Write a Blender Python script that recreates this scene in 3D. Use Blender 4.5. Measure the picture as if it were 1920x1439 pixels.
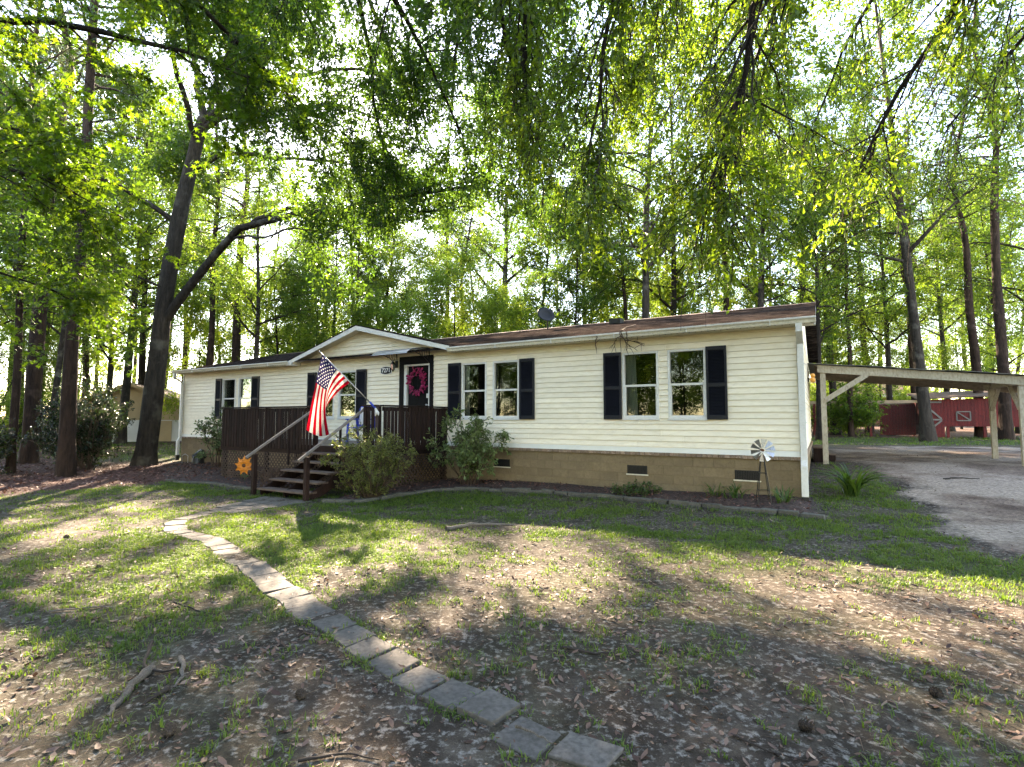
import bpy, math, random
import numpy as np
from mathutils import Vector, Matrix

for _o in list(bpy.data.objects):
    bpy.data.objects.remove(_o)
SC = bpy.context.scene
COL = SC.collection
R = math.radians

# ------------------------------------------------------------------ camera
cam_d = bpy.data.cameras.new('camera')
cam_d.sensor_width = 36.0
cam_d.lens = 36.0 * 980 / 1920
cam_d.clip_start = 0.05
cam_d.clip_end = 2000
cam = bpy.data.objects.new('camera', cam_d)
cam.location = (0, 0, 1.6)
cam.rotation_euler = (R(90 + 3.766), 0, 0)
COL.objects.link(cam)
SC.camera = cam

# ------------------------------------------------------------------ light
SUN_AZ = -18.0      # degrees left of the view axis (+Y)
SUN_EL = 31.0
world = bpy.data.worlds.new('World')
SC.world = world
world.use_nodes = True
wn = world.node_tree
wn.nodes.clear()
sky = wn.nodes.new('ShaderNodeTexSky')
sky.sky_type = 'NISHITA'
sky.sun_disc = False
sky.sun_elevation = R(SUN_EL)
sky.sun_rotation = R(SUN_AZ)
sky.air_density = 1.0
sky.dust_density = 0.15
sky.ozone_density = 1.0
bg = wn.nodes.new('ShaderNodeBackground')
bg.inputs['Strength'].default_value = 0.15
wo = wn.nodes.new('ShaderNodeOutputWorld')
wn.links.new(sky.outputs[0], bg.inputs[0])
wn.links.new(bg.outputs[0], wo.inputs[0])

sun_d = bpy.data.lights.new('sun', 'SUN')
sun_d.energy = 5.0
sun_d.angle = R(0.55)
sun_d.color = (1.0, 0.94, 0.82)
sun = bpy.data.objects.new('sun', sun_d)
sv = Vector((math.sin(R(SUN_AZ)) * math.cos(R(SUN_EL)), math.cos(R(SUN_AZ)) * math.cos(R(SUN_EL)), math.sin(R(SUN_EL))))
sun.rotation_euler = sv.to_track_quat('Z', 'Y').to_euler()
sun.location = sv * 60
COL.objects.link(sun)

SC.view_settings.view_transform = 'Standard'
SC.view_settings.look = 'None'
SC.view_settings.exposure = 3.3
SC.view_settings.use_white_balance = True        # the camera's white balance for open shade
SC.view_settings.white_balance_temperature = 8300
SC.view_settings.white_balance_tint = 17
SC.view_settings.gamma = 1.0
SC.view_settings.use_curve_mapping = False
SC.render.engine = 'CYCLES'
cy = SC.cycles
cy.max_bounces = 7
cy.diffuse_bounces = 4
cy.glossy_bounces = 3
cy.transmission_bounces = 5
cy.transparent_max_bounces = 8
cy.caustics_reflective = False
cy.caustics_refractive = False
cy.use_denoising = True
try:
    cy.denoiser = 'OPENIMAGEDENOISE'
    cy.denoising_input_passes = 'RGB_ALBEDO_NORMAL'
    cy.denoising_prefilter = 'NONE'
except Exception:
    pass
cy.sample_clamp_indirect = 6.0

# ------------------------------------------------------------------ helpers
def tag(o, label=None, cat=None, group=None, kind=None):
    if label: o['label'] = label
    if cat: o['category'] = cat
    if group: o['group'] = group
    if kind: o['kind'] = kind
    return o

def root(name, label, cat, loc=(0, 0, 0), rz=0.0, group=None):
    o = bpy.data.objects.new(name, None)
    o.empty_display_size = 0.2
    COL.objects.link(o)
    o.location = loc
    o.rotation_euler = (0, 0, rz)
    return tag(o, label, cat, group)

def link(name, me, m=None, parent=None, loc=None, rot=None):
    o = bpy.data.objects.new(name, me)
    COL.objects.link(o)
    if m is not None and len(me.materials) == 0:
        me.materials.append(m)
    if parent is not None:
        o.parent = parent
    if loc is not None: o.location = loc
    if rot is not None: o.rotation_euler = rot
    return o

def copy_tree(o, parent=None):
    c = o.copy()
    COL.objects.link(c)
    c.parent = parent
    for ch in o.children:
        copy_tree(ch, c)
    return c

class MB:
    """collects simple shapes into one mesh"""
    def __init__(self):
        self.v = []; self.f = []
    def add(self, vs, fs):
        b = len(self.v)
        self.v += [tuple(p) for p in vs]
        self.f += [tuple(i + b for i in f) for f in fs]
        return self
    def box(self, x0, x1, y0, y1, z0, z1):
        return self.add([(x0, y0, z0), (x1, y0, z0), (x1, y1, z0), (x0, y1, z0),
                         (x0, y0, z1), (x1, y0, z1), (x1, y1, z1), (x0, y1, z1)],
                        [(0, 3, 2, 1), (4, 5, 6, 7), (0, 1, 5, 4), (1, 2, 6, 5), (2, 3, 7, 6), (3, 0, 4, 7)])
    def prism(self, poly, axis, a, b):
        """extrude a polygon of 2d points along an axis ('x': pts are (y,z); 'y': (x,z); 'z': (x,y))"""
        def mk(p, t):
            return {'x': (t, p[0], p[1]), 'y': (p[0], t, p[1]), 'z': (p[0], p[1], t)}[axis]
        n = len(poly)
        vs = [mk(p, a) for p in poly] + [mk(p, b) for p in poly]
        fs = [tuple(range(n)), tuple(range(2 * n - 1, n - 1, -1))]
        fs += [(i, i + n, (i + 1) % n + n, (i + 1) % n) for i in range(n)]
        return self.add(vs, fs)
    def bar(self, p, q, w, h=None, up=(0, 0, 1)):
        h = h or w
        p = Vector(p); q = Vector(q)
        t = (q - p).normalized()
        s = t.cross(Vector(up))
        if s.length < 1e-4: s = t.cross(Vector((1, 0, 0)))
        s.normalize(); n = s.cross(t)
        vs = []
        for c in (p, q):
            for a, b in ((-1, -1), (1, -1), (1, 1), (-1, 1)):
                vs.append(c + s * a * w / 2 + n * b * h / 2)
        return self.add(vs, [(3, 2, 1, 0), (4, 5, 6, 7), (0, 1, 5, 4), (1, 2, 6, 5), (2, 3, 7, 6), (3, 0, 4, 7)])
    def tube(self, pts, r, k=8, cap=True):
        pts = [Vector(p) for p in pts]
        if not hasattr(r, '__len__'): r = [r] * len(pts)
        b = len(self.v); up = Vector((0, 0, 1))
        for i, p in enumerate(pts):
            t = (pts[min(i + 1, len(pts) - 1)] - pts[max(i - 1, 0)]).normalized()
            s = t.cross(up)
            if s.length < 0.05: s = t.cross(Vector((1, 0, 0)))
            s.normalize(); n = s.cross(t)
            for j in range(k):
                a = 2 * math.pi * j / k
                self.v.append(tuple(p + (s * math.cos(a) + n * math.sin(a)) * r[i]))
        for i in range(len(pts) - 1):
            for j in range(k):
                j2 = (j + 1) % k
                self.f.append((b + i * k + j, b + i * k + j2, b + (i + 1) * k + j2, b + (i + 1) * k + j))
        if cap:
            self.f.append(tuple(b + j for j in range(k))[::-1])
            self.f.append(tuple(b + (len(pts) - 1) * k + j for j in range(k)))
        return self
    def lathe(self, prof, k=16, c=(0, 0, 0)):
        b = len(self.v)
        for r, z in prof:
            for j in range(k):
                a = 2 * math.pi * j / k
                self.v.append((c[0] + r * math.cos(a), c[1] + r * math.sin(a), c[2] + z))
        for i in range(len(prof) - 1):
            for j in range(k):
                j2 = (j + 1) % k
                self.f.append((b + i * k + j, b + i * k + j2, b + (i + 1) * k + j2, b + (i + 1) * k + j))
        return self
    def mesh(self, name, smooth=False):
        me = bpy.data.meshes.new(name)
        me.from_pydata(self.v, [], self.f)
        if smooth:
            me.polygons.foreach_set('use_smooth', [True] * len(me.polygons))
        me.update()
        return me
    def build(self, name, m, parent=None, smooth=False, bevel=0.0):
        o = link(name, self.mesh(name, smooth), m, parent)
        if bevel:
            md = o.modifiers.new('bevel', 'BEVEL'); md.width = bevel; md.segments = 2
            md.limit_method = 'ANGLE'
        return o

class NP:
    """large meshes from numpy arrays, with a per-point tint"""
    def __init__(self):
        self.vs = []; self.fs = []; self.ts = []; self.n = 0
    def add(self, v, f, t=None):
        v = np.asarray(v, dtype=np.float32).reshape(-1, 3)
        f = np.asarray(f, dtype=np.int64)
        self.vs.append(v); self.fs.append(f + self.n)
        self.ts.append(np.zeros(len(v), np.float32) if t is None else np.asarray(t, np.float32))
        self.n += len(v)
    def mesh(self, name, smooth=False, tint=True):
        me = bpy.data.meshes.new(name)
        v = np.concatenate(self.vs)
        me.vertices.add(len(v)); me.vertices.foreach_set('co', v.ravel())
        lv = np.concatenate([f.ravel() for f in self.fs]).astype(np.int32)
        tot = np.concatenate([np.full(len(f), f.shape[1]) for f in self.fs]).astype(np.int32)
        st = np.concatenate([[0], np.cumsum(tot)[:-1]]).astype(np.int32)
        me.loops.add(len(lv)); me.loops.foreach_set('vertex_index', lv)
        me.polygons.add(len(tot)); me.polygons.foreach_set('loop_start', st); me.polygons.foreach_set('loop_total', tot)
        if smooth:
            me.polygons.foreach_set('use_smooth', np.ones(len(tot), bool))
        if tint:
            a = me.attributes.new('tint', 'FLOAT', 'POINT')
            a.data.foreach_set('value', np.concatenate(self.ts))
        me.update(calc_edges=True)
        return me

def join(a, b):
    for v, f, t in zip(b.vs, b.fs, b.ts):
        a.vs.append(v); a.fs.append(f + a.n); a.ts.append(t)
    a.n += b.n
    return a

# smooth value noise in numpy
def _hash(ix, iy, s):
    h = (ix * 374761393 + iy * 668265263 + s * 982451653) & 0xFFFFFFFF
    h = ((h ^ (h >> 13)) * 1274126177) & 0xFFFFFFFF
    return ((h ^ (h >> 16)) & 0xFFFF) / 65535.0
def vnoise(x, y, s=0):
    x = np.asarray(x, float); y = np.asarray(y, float)
    ix = np.floor(x).astype(np.int64); iy = np.floor(y).astype(np.int64)
    fx = x - ix; fy = y - iy
    fx = fx * fx * (3 - 2 * fx); fy = fy * fy * (3 - 2 * fy)
    a = _hash(ix, iy, s); b = _hash(ix + 1, iy, s); c = _hash(ix, iy + 1, s); d = _hash(ix + 1, iy + 1, s)
    return (a * (1 - fx) + b * fx) * (1 - fy) + (c * (1 - fx) + d * fx) * fy
def fbm(x, y, s=0, o=3):
    t = 0; w = 0.5; n = 0
    for i in range(o):
        t = t + w * vnoise(x * 2 ** i, y * 2 ** i, s + i * 7); n += w; w *= 0.5
    return t / n
def sst(a, b, x):
    t = np.clip((np.asarray(x, float) - a) / (b - a), 0, 1)
    return t * t * (3 - 2 * t)
def terrain(x, y):
    x = np.asarray(x, float); y = np.asarray(y, float)
    return (0.48 * sst(2, 12, x) * sst(6, 13, y) - 0.1 * sst(6, 11, y) * sst(-1, 3, -x)
            + 0.6 * sst(30, 70, y))
def tz(x, y):
    return float(terrain(x, y))

# ------------------------------------------------------------------ materials
def _new(name):
    m = bpy.data.materials.new(name); m.use_nodes = True
    nt = m.node_tree; nt.nodes.clear()
    out = nt.nodes.new('ShaderNodeOutputMaterial')
    return m, nt, out
def nd(nt, t, **k):
    n = nt.nodes.new(t)
    for a, b in k.items():
        setattr(n, a, b)
    return n
def setin(n, **k):
    for a, b in k.items():
        n.inputs[a.replace('_', ' ')].default_value = b
def rgba(c): return (c[0], c[1], c[2], 1.0)
def noise(nt, vec, scale, detail=4, rough=0.6):
    n = nd(nt, 'ShaderNodeTexNoise'); setin(n, Scale=scale, Detail=detail, Roughness=rough)
    nt.links.new(vec, n.inputs['Vector']); return n
def ramp(nt, fac, stops):
    r = nd(nt, 'ShaderNodeValToRGB'); e = r.color_ramp.elements
    while len(e) < len(stops): e.new(0.5)
    for el, (p, c) in zip(e, stops):
        el.position = p; el.color = rgba(c)
    nt.links.new(fac, r.inputs[0]); return r
def mixc(nt, fac, a, b, mode='MIX'):
    n = nd(nt, 'ShaderNodeMix', data_type='RGBA', blend_type=mode)
    for s, val in ((0, fac), (6, a), (7, b)):
        if isinstance(val, (int, float)): n.inputs[s].default_value = val
        elif isinstance(val, (tuple, list)): n.inputs[s].default_value = rgba(val)
        else: nt.links.new(val, n.inputs[s])
    return n.outputs[2]
def bump(nt, h, strength, dist=0.01):
    b = nd(nt, 'ShaderNodeBump'); setin(b, Strength=strength, Distance=dist)
    nt.links.new(h, b.inputs['Height']); return b.outputs[0]

def plain(name, c, rough=0.6, var=0.12, scale=6.0, bmp=0.15, metal=0.0, spec=0.4, c2=None, wear=0.5, stretch=(1, 1, 1), bdist=0.004):
    """painted / wood / plastic surface: two-scale mottling, grime and fine relief"""
    m, nt, out = _new(name)
    tc = nd(nt, 'ShaderNodeTexCoord')
    mp = nd(nt, 'ShaderNodeMapping'); mp.inputs['Scale'].default_value = stretch
    oi = nd(nt, 'ShaderNodeObjectInfo')
    of = nd(nt, 'ShaderNodeVectorMath', operation='SCALE'); of.inputs[0].default_value = (31.0, 17.0, 23.0); nt.links.new(oi.outputs['Random'], of.inputs['Scale'])
    av = nd(nt, 'ShaderNodeVectorMath', operation='ADD'); nt.links.new(tc.outputs['Object'], av.inputs[0]); nt.links.new(of.outputs[0], av.inputs[1])
    nt.links.new(av.outputs[0], mp.inputs[0])
    n1 = noise(nt, mp.outputs[0], scale); n2 = noise(nt, mp.outputs[0], scale * 9, 3)
    lo = tuple(x * (1 - var) for x in c); hi = tuple(min(1, x * (1 + var * 0.7)) for x in c)
    r1 = ramp(nt, n1.outputs[0], [(0.3, lo), (0.7, hi)])
    col = r1.outputs[0]
    if c2 is not None:
        r2 = ramp(nt, n2.outputs[0], [(0.5 - 0.2 * wear, (0, 0, 0)), (0.75, (1, 1, 1))])
        col = mixc(nt, r2.outputs[0], col, c2)
    rv = ramp(nt, oi.outputs['Random'], [(0, (1 - var * .6,) * 3), (1, (1 + var * .3,) * 3)])
    col = mixc(nt, 1.0, col, rv.outputs[0], 'MULTIPLY')
    p = nd(nt, 'ShaderNodeBsdfPrincipled')
    nt.links.new(col, p.inputs['Base Color'])
    setin(p, Roughness=rough, Metallic=metal); p.inputs['Specular IOR Level'].default_value = spec
    if bmp:
        nt.links.new(bump(nt, n2.outputs[0], bmp, bdist), p.inputs['Normal'])
    nt.links.new(p.outputs[0], out.inputs[0])
    return m

def leafmat(name, cols, tcol, trans=0.45, rough=0.45, spec=0.3):
    """cols: three reflectance colours picked by the per-leaf tint; tcol: light let through"""
    m, nt, out = _new(name)
    at = nd(nt, 'ShaderNodeAttribute', attribute_name='tint')
    oi = nd(nt, 'ShaderNodeObjectInfo')
    r = ramp(nt, at.outputs['Fac'], [(0.0, cols[0]), (0.5, cols[1]), (1.0, cols[2])])
    rt = ramp(nt, at.outputs['Fac'], [(0.0, tuple(x * .7 for x in tcol)), (0.55, tcol), (1.0, (min(1, tcol[0] * 1.5), tcol[1] * 1.1, tcol[2]))])
    ov = ramp(nt, oi.outputs['Random'], [(0, (.8, .88, .9)), (.5, (1, 1, 1)), (1, (1.15, 1.06, .85))])
    c1 = mixc(nt, 1.0, r.outputs[0], ov.outputs[0], 'MULTIPLY')
    c2 = mixc(nt, 1.0, rt.outputs[0], ov.outputs[0], 'MULTIPLY')
    p = nd(nt, 'ShaderNodeBsdfPrincipled'); setin(p, Roughness=rough); p.inputs['Specular IOR Level'].default_value = spec
    nt.links.new(c1, p.inputs['Base Color'])
    t = nd(nt, 'ShaderNodeBsdfTranslucent'); nt.links.new(c2, t.inputs[0])
    mx = nd(nt, 'ShaderNodeMixShader'); mx.inputs[0].default_value = trans
    nt.links.new(p.outputs[0], mx.inputs[1]); nt.links.new(t.outputs[0], mx.inputs[2])
    nt.links.new(mx.outputs[0], out.inputs[0])
    return m

def barkmat(name, c1, c2, scale=7.0, moss=None):
    m, nt, out = _new(name)
    tc = nd(nt, 'ShaderNodeTexCoord')
    mp = nd(nt, 'ShaderNodeMapping'); mp.inputs['Scale'].default_value = (1, 1, 0.22)
    nt.links.new(tc.outputs['Object'], mp.inputs[0])
    n1 = noise(nt, mp.outputs[0], scale, 6, 0.7)
    v = nd(nt, 'ShaderNodeTexVoronoi', feature='DISTANCE_TO_EDGE'); setin(v, Scale=scale * 2.2)
    nt.links.new(mp.outputs[0], v.inputs['Vector'])
    n2 = noise(nt, tc.outputs['Object'], 1.3, 3)
    r = ramp(nt, n1.outputs[0], [(0.3, c1), (0.7, c2)])
    col = r.outputs[0]
    lich = ramp(nt, n2.outputs[0], [(0.55, (0, 0, 0)), (0.7, (1, 1, 1))])
    col = mixc(nt, lich.outputs[0], col, moss or tuple(min(1, x * 1.7) for x in c2))
    p = nd(nt, 'ShaderNodeBsdfPrincipled'); setin(p, Roughness=0.9); p.inputs['Specular IOR Level'].default_value = 0.2
    nt.links.new(col, p.inputs['Base Color'])
    ad = nd(nt, 'ShaderNodeMath', operation='ADD'); nt.links.new(n1.outputs[0], ad.inputs[0]); nt.links.new(v.outputs['Distance'], ad.inputs[1])
    nt.links.new(bump(nt, ad.outputs[0], 0.9, 0.04), p.inputs['Normal'])
    nt.links.new(p.outputs[0], out.inputs[0])
    return m

M = {}
M['siding'] = plain('vinyl_siding', (0.88, 0.79, 0.62), 0.5, 0.08, 1.2, 0.08, c2=(0.76, 0.67, 0.50), wear=0.25, stretch=(.5, 1, 2))
M['white'] = plain('white_vinyl', (0.70, 0.69, 0.65), 0.45, 0.05, 3, 0.04, c2=(0.6, 0.58, 0.52), wear=0.2)
M['cream_trim'] = plain('cream_trim', (0.68, 0.62, 0.49), 0.5, 0.07, 3, 0.04, c2=(0.5, 0.46, 0.34), wear=0.3)
M['pale_trim'] = plain('pale_trim', (0.76, 0.76, 0.70), 0.45, 0.05, 2, 0.03)
M['shutter'] = plain('navy_shutter', (0.007, 0.008, 0.013), 0.5, 0.2, 4, 0.1, spec=0.3)
M['blackpaint'] = plain('black_paint', (0.006, 0.006, 0.0065), 0.6, 0.2, 4, 0.08, spec=0.12)
M['skirt'] = plain('painted_block', (0.205, 0.148, 0.082), 0.85, 0.18, 2.5, 0.4, c2=(0.15, 0.108, 0.060), wear=0.45, bdist=0.006)
M['mortar'] = plain('mortar', (0.29, 0.23, 0.14), 0.9, 0.1, 6, 0.3)
M['brick'] = plain('ledge_brick', (0.24, 0.155, 0.10), 0.9, 0.5, 5, 0.4, c2=(0.36, 0.29, 0.225), wear=0.35)
M['vent'] = plain('vent_black', (0.01, 0.01, 0.01), 0.6, 0.1, 3, 0)
M['dark_interior'] = plain('dark_interior', (0.05, 0.045, 0.04), 0.9, 0.1, 1, 0)  # near-black walls put the dimness of the unlit rooms into the colour
M['deckdark'] = plain('stained_wood', (0.019, 0.0085, 0.0065), 0.75, 0.6, 5, 0.3, spec=0.2, c2=(0.032, 0.017, 0.013), wear=0.3, stretch=(1, 1, .15))
M['treadwood'] = plain('weathered_tread', (0.085, 0.05, 0.04), 0.75, 0.25, 5, 0.4, c2=(0.15, 0.12, 0.10), wear=0.5, stretch=(.15, 1, 1))
M['deckfloor'] = plain('deck_floor', (0.22, 0.18, 0.15), 0.8, 0.2, 5, 0.3)
M['lattice'] = plain('lattice_wood', (0.055, 0.034, 0.025), 0.8, 0.3, 5, 0.2)
M['handrail'] = plain('grey_handrail', (0.20, 0.17, 0.15), 0.6, 0.2, 8, 0.2)
M['metal'] = plain('galvanised', (0.55, 0.56, 0.58), 0.35, 0.2, 8, 0.05, metal=0.9, c2=(0.3, 0.24, 0.2), wear=0.3)
M['iron'] = plain('dark_iron', (0.02, 0.018, 0.016), 0.5, 0.2, 8, 0.1, metal=0.4)
M['rust'] = plain('rusty_hub', (0.18, 0.07, 0.03), 0.7, 0.3, 20, 0.2)
M['paver'] = plain('paver_concrete', (0.125, 0.110, 0.096), 0.9, 0.32, 3.5, 0.7, c2=(0.048, 0.044, 0.038), wear=0.6, bdist=0.003)
M['edging'] = plain('edging_block', (0.105, 0.095, 0.082), 0.95, 0.3, 4, 0.7, c2=(0.05, 0.056, 0.032), wear=0.5, bdist=0.008)
M['cport'] = plain('carport_paint', (0.40, 0.36, 0.28), 0.7, 0.14, 3, 0.2, c2=(0.24, 0.20, 0.15), wear=0.35, stretch=(1, 1, .4))
M['cceil'] = plain('carport_ceiling', (0.30, 0.25, 0.19), 0.8, 0.2, 1.5, 0.2, c2=(0.2, 0.15, 0.1), wear=0.2)
M['cmetal'] = plain('carport_metal', (0.17, 0.17, 0.165), 0.5, 0.2, 3, 0.1, metal=0.5)
M['red'] = plain('barn_red', (0.15, 0.012, 0.010), 0.75, 0.25, 3, 0.2, c2=(0.055, 0.008, 0.007), wear=0.4, stretch=(1, 1, .3))
M['rawwood'] = plain('raw_wood', (0.36, 0.25, 0.16), 0.8, 0.2, 4, 0.2)
M['fence'] = plain('grey_fence', (0.17, 0.15, 0.13), 0.85, 0.25, 4, 0.3, stretch=(1, 1, .2))
M['shedwall'] = plain('shed_wall', (0.45, 0.32, 0.17), 0.8, 0.08, 2, 0.1)
M['shedwhite'] = plain('shed_white', (0.66, 0.64, 0.58), 0.7, 0.08, 2, 0.1)
M['brownroof'] = plain('brown_roof', (0.12, 0.075, 0.055), 0.9, 0.3, 8, 0.5)
M['farbrick'] = plain('far_brick', (0.28, 0.13, 0.09), 0.9, 0.2, 12, 0.2)
M['bluepl'] = plain('blue_plastic', (0.02, 0.06, 0.42), 0.45, 0.1, 4, 0)
M['cloth'] = plain('white_cloth', (0.62, 0.60, 0.56), 0.9, 0.06, 6, 0.2)
M['blackpl'] = plain('black_plastic', (0.013, 0.013, 0.014), 0.4, 0.2, 4, 0.05)
M['wreath'] = plain('magenta_ribbon', (0.27, 0.008, 0.066), 0.55, 0.4, 14, 0.1)
M['petal'] = plain('orange_petal', (0.62, 0.21, 0.012), 0.45, 0.15, 9, 0.05, c2=(0.55, 0.11, 0.008), wear=0.25)
M['petal2'] = plain('flower_centre', (0.10, 0.035, 0.012), 0.6, 0.3, 20, 0.2)
M['greenmetal'] = plain('green_stake', (0.03, 0.07, 0.025), 0.5, 0.2, 5, 0)
M['bulb'] = plain('amber_glass', (0.75, 0.33, 0.06), 0.2, 0.1, 5, 0)
M['cone'] = plain('pine_cone', (0.032, 0.021, 0.015), 0.85, 0.4, 30, 0.2, c2=(0.10, 0.075, 0.055), wear=0.3)
M['stick'] = plain('dead_wood', (0.075, 0.06, 0.048), 0.9, 0.35, 12, 0.6, c2=(0.17, 0.15, 0.125), wear=0.5)
M['stickdark'] = plain('dark_stick', (0.025, 0.018, 0.014), 0.9, 0.35, 12, 0.5)
M['twigbare'] = plain('bare_twig', (0.07, 0.045, 0.03), 0.9, 0.3, 12, 0.3)
M['grey_dish'] = plain('dish_grey', (0.010, 0.010, 0.011), 0.6, 0.2, 5, 0)
M['numwhite'] = plain('number_white', (0.8, 0.8, 0.78), 0.5, 0.02, 5, 0)

M['bark_oak'] = barkmat('bark_oak', (0.014, 0.011, 0.009), (0.056, 0.045, 0.035), 9, (0.10, 0.09, 0.072))
M['bark_dark'] = barkmat('bark_dark', (0.009, 0.007, 0.005), (0.036, 0.027, 0.021), 10, (0.055, 0.047, 0.035))
M['bark_pine'] = barkmat('bark_pine', (0.010, 0.006, 0.005), (0.052, 0.031, 0.022), 6, (0.07, 0.046, 0.035))
M['bark_twig'] = barkmat('bark_twig', (0.012, 0.009, 0.007), (0.034, 0.026, 0.02), 9)

M['leaf_far'] = leafmat('leaf_far', [(0.011, 0.027, 0.009), (0.021, 0.046, 0.012), (0.044, 0.072, 0.015)], (0.18, 0.32, 0.03), 0.55)
M['leaf_under'] = leafmat('leaf_under', [(0.025, 0.053, 0.012), (0.044, 0.082, 0.016), (0.075, 0.115, 0.022)], (0.30, 0.48, 0.05), 0.55)
M['leaf_oak'] = leafmat('leaf_oak', [(0.010, 0.025, 0.009), (0.018, 0.042, 0.012), (0.035, 0.066, 0.014)], (0.115, 0.24, 0.02), 0.48, 0.38, 0.4)
M['leaf_hang'] = leafmat('leaf_hang', [(0.012, 0.027, 0.008), (0.024, 0.048, 0.011), (0.044, 0.070, 0.014)], (0.20, 0.36, 0.024), 0.5, 0.35, 0.5)
M['leaf_gum'] = leafmat('leaf_gum', [(0.012, 0.033, 0.008), (0.021, 0.052, 0.010), (0.042, 0.075, 0.012)], (0.15, 0.30, 0.018), 0.5, 0.4, 0.35)
M['needle'] = leafmat('needle', [(0.011, 0.024, 0.011), (0.019, 0.036, 0.014), (0.04, 0.048, 0.02)], (0.06, 0.10, 0.025), 0.25, 0.4, 0.4)
M['leaf_azalea'] = leafmat('leaf_azalea', [(0.07, 0.09, 0.022), (0.15, 0.165, 0.042), (0.25, 0.245, 0.08)], (0.30, 0.35, 0.06), 0.35, 0.45, 0.4)
M['leaf_shrub'] = leafmat('leaf_shrub', [(0.05, 0.09, 0.03), (0.10, 0.16, 0.055), (0.17, 0.235, 0.10)], (0.16, 0.23, 0.055), 0.35, 0.4, 0.5)
M['leaf_camellia'] = leafmat('leaf_camellia', [(0.008, 0.018, 0.007), (0.013, 0.028, 0.010), (0.026, 0.042, 0.014)], (0.045, 0.09, 0.012), 0.2, 0.22, 0.6)
M['leaf_strap'] = leafmat('leaf_strap', [(0.020, 0.050, 0.011), (0.034, 0.075, 0.016), (0.06, 0.105, 0.022)], (0.12, 0.24, 0.022), 0.35, 0.35, 0.5)
M['grass'] = leafmat('grass', [(0.030, 0.068, 0.011), (0.055, 0.105, 0.016), (0.11, 0.14, 0.034)], (0.17, 0.31, 0.027), 0.38, 0.5, 0.3)
M['litter'] = leafmat('litter', [(0.050, 0.025, 0.018), (0.15, 0.086, 0.064), (0.27, 0.185, 0.14)], (0.12, 0.065, 0.04), 0.12, 0.6, 0.3)
M['litter_red'] = leafmat('litter_red', [(0.06, 0.022, 0.017), (0.16, 0.064, 0.048), (0.32, 0.185, 0.15)], (0.12, 0.055, 0.03), 0.12, 0.6, 0.3)
M['straw'] = leafmat('straw', [(0.05, 0.028, 0.018), (0.10, 0.06, 0.037), (0.18, 0.12, 0.078)], (0.15, 0.09, 0.05), 0.05, 0.7, 0.2)

def glassmat():
    m, nt, out = _new('window_glass')
    t = nd(nt, 'ShaderNodeBsdfTransparent'); t.inputs[0].default_value = (0.62, 0.66, 0.64, 1)
    g = nd(nt, 'ShaderNodeBsdfGlossy'); setin(g, Roughness=0.01); g.inputs[0].default_value = (0.95, 1, 0.97, 1)
    lw = nd(nt, 'ShaderNodeFresnel'); setin(lw, IOR=1.6)
    mu = nd(nt, 'ShaderNodeMath', operation='MULTIPLY_ADD'); mu.inputs[1].default_value = .75; mu.inputs[2].default_value = 0.0
    nt.links.new(lw.outputs[0], mu.inputs[0])
    mx = nd(nt, 'ShaderNodeMixShader'); nt.links.new(mu.outputs[0], mx.inputs[0])
    nt.links.new(t.outputs[0], mx.inputs[1]); nt.links.new(g.outputs[0], mx.inputs[2])
    nt.links.new(mx.outputs[0], out.inputs[0]); return m
M['glass'] = glassmat()
def awnmat():
    m, nt, out = _new('awning_sheet')
    t = nd(nt, 'ShaderNodeBsdfTranslucent'); t.inputs[0].default_value = (0.75, 0.76, 0.76, 1)
    tr = nd(nt, 'ShaderNodeBsdfTransparent'); tr.inputs[0].default_value = (0.8, 0.8, 0.8, 1)
    g = nd(nt, 'ShaderNodeBsdfPrincipled'); setin(g, Roughness=0.2); g.inputs[0].default_value = (0.55, 0.56, 0.57, 1)
    a = nd(nt, 'ShaderNodeMixShader'); a.inputs[0].default_value = 0.5
    nt.links.new(t.outputs[0], a.inputs[1]); nt.links.new(g.outputs[0], a.inputs[2])
    b = nd(nt, 'ShaderNodeMixShader'); b.inputs[0].default_value = 0.25
    nt.links.new(a.outputs[0], b.inputs[1]); nt.links.new(tr.outputs[0], b.inputs[2])
    nt.links.new(b.outputs[0], out.inputs[0]); return m
M['awning'] = awnmat()

def roofmat():
    m, nt, out = _new('roof_shingles')
    tc = nd(nt, 'ShaderNodeTexCoord')
    br = nd(nt, 'ShaderNodeTexBrick'); setin(br, Scale=1.0, Mortar_Size=0.006, Brick_Width=0.30, Row_Height=0.14)
    br.offset = 0.5
    br.inputs['Color1'].default_value = (0.012, 0.0098, 0.0092, 1); br.inputs['Color2'].default_value = (0.021, 0.0165, 0.0155, 1)
    br.inputs['Mortar'].default_value = (0.03, 0.02, 0.016, 1)
    nt.links.new(tc.outputs['Object'], br.inputs['Vector'])
    n0 = noise(nt, tc.outputs['Object'], 60, 2)
    mp = nd(nt, 'ShaderNodeMapping'); mp.inputs['Scale'].default_value = (1.0, 3.2, 1); mp.inputs['Rotation'].default_value = (0, 0, 0.3)
    nt.links.new(tc.outputs['Object'], mp.inputs[0])
    n1 = noise(nt, mp.outputs[0], 2.4, 8, 0.75)
    straw = ramp(nt, n1.outputs[0], [(0.50, (0, 0, 0)), (0.60, (1, 1, 1))])
    c = mixc(nt, straw.outputs[0], br.outputs[0], (0.062, 0.049, 0.043))
    c = mixc(nt, 0.35, c, n0.outputs['Color'], 'OVERLAY')
    p = nd(nt, 'ShaderNodeBsdfPrincipled'); setin(p, Roughness=1.0); p.inputs['Specular IOR Level'].default_value = 0.0
    nt.links.new(c, p.inputs[0])
    nt.links.new(bump(nt, n1.outputs[0], 0.6, 0.03), p.inputs['Normal'])
    nt.links.new(p.outputs[0], out.inputs[0]); return m
M['roof'] = roofmat()

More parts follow.
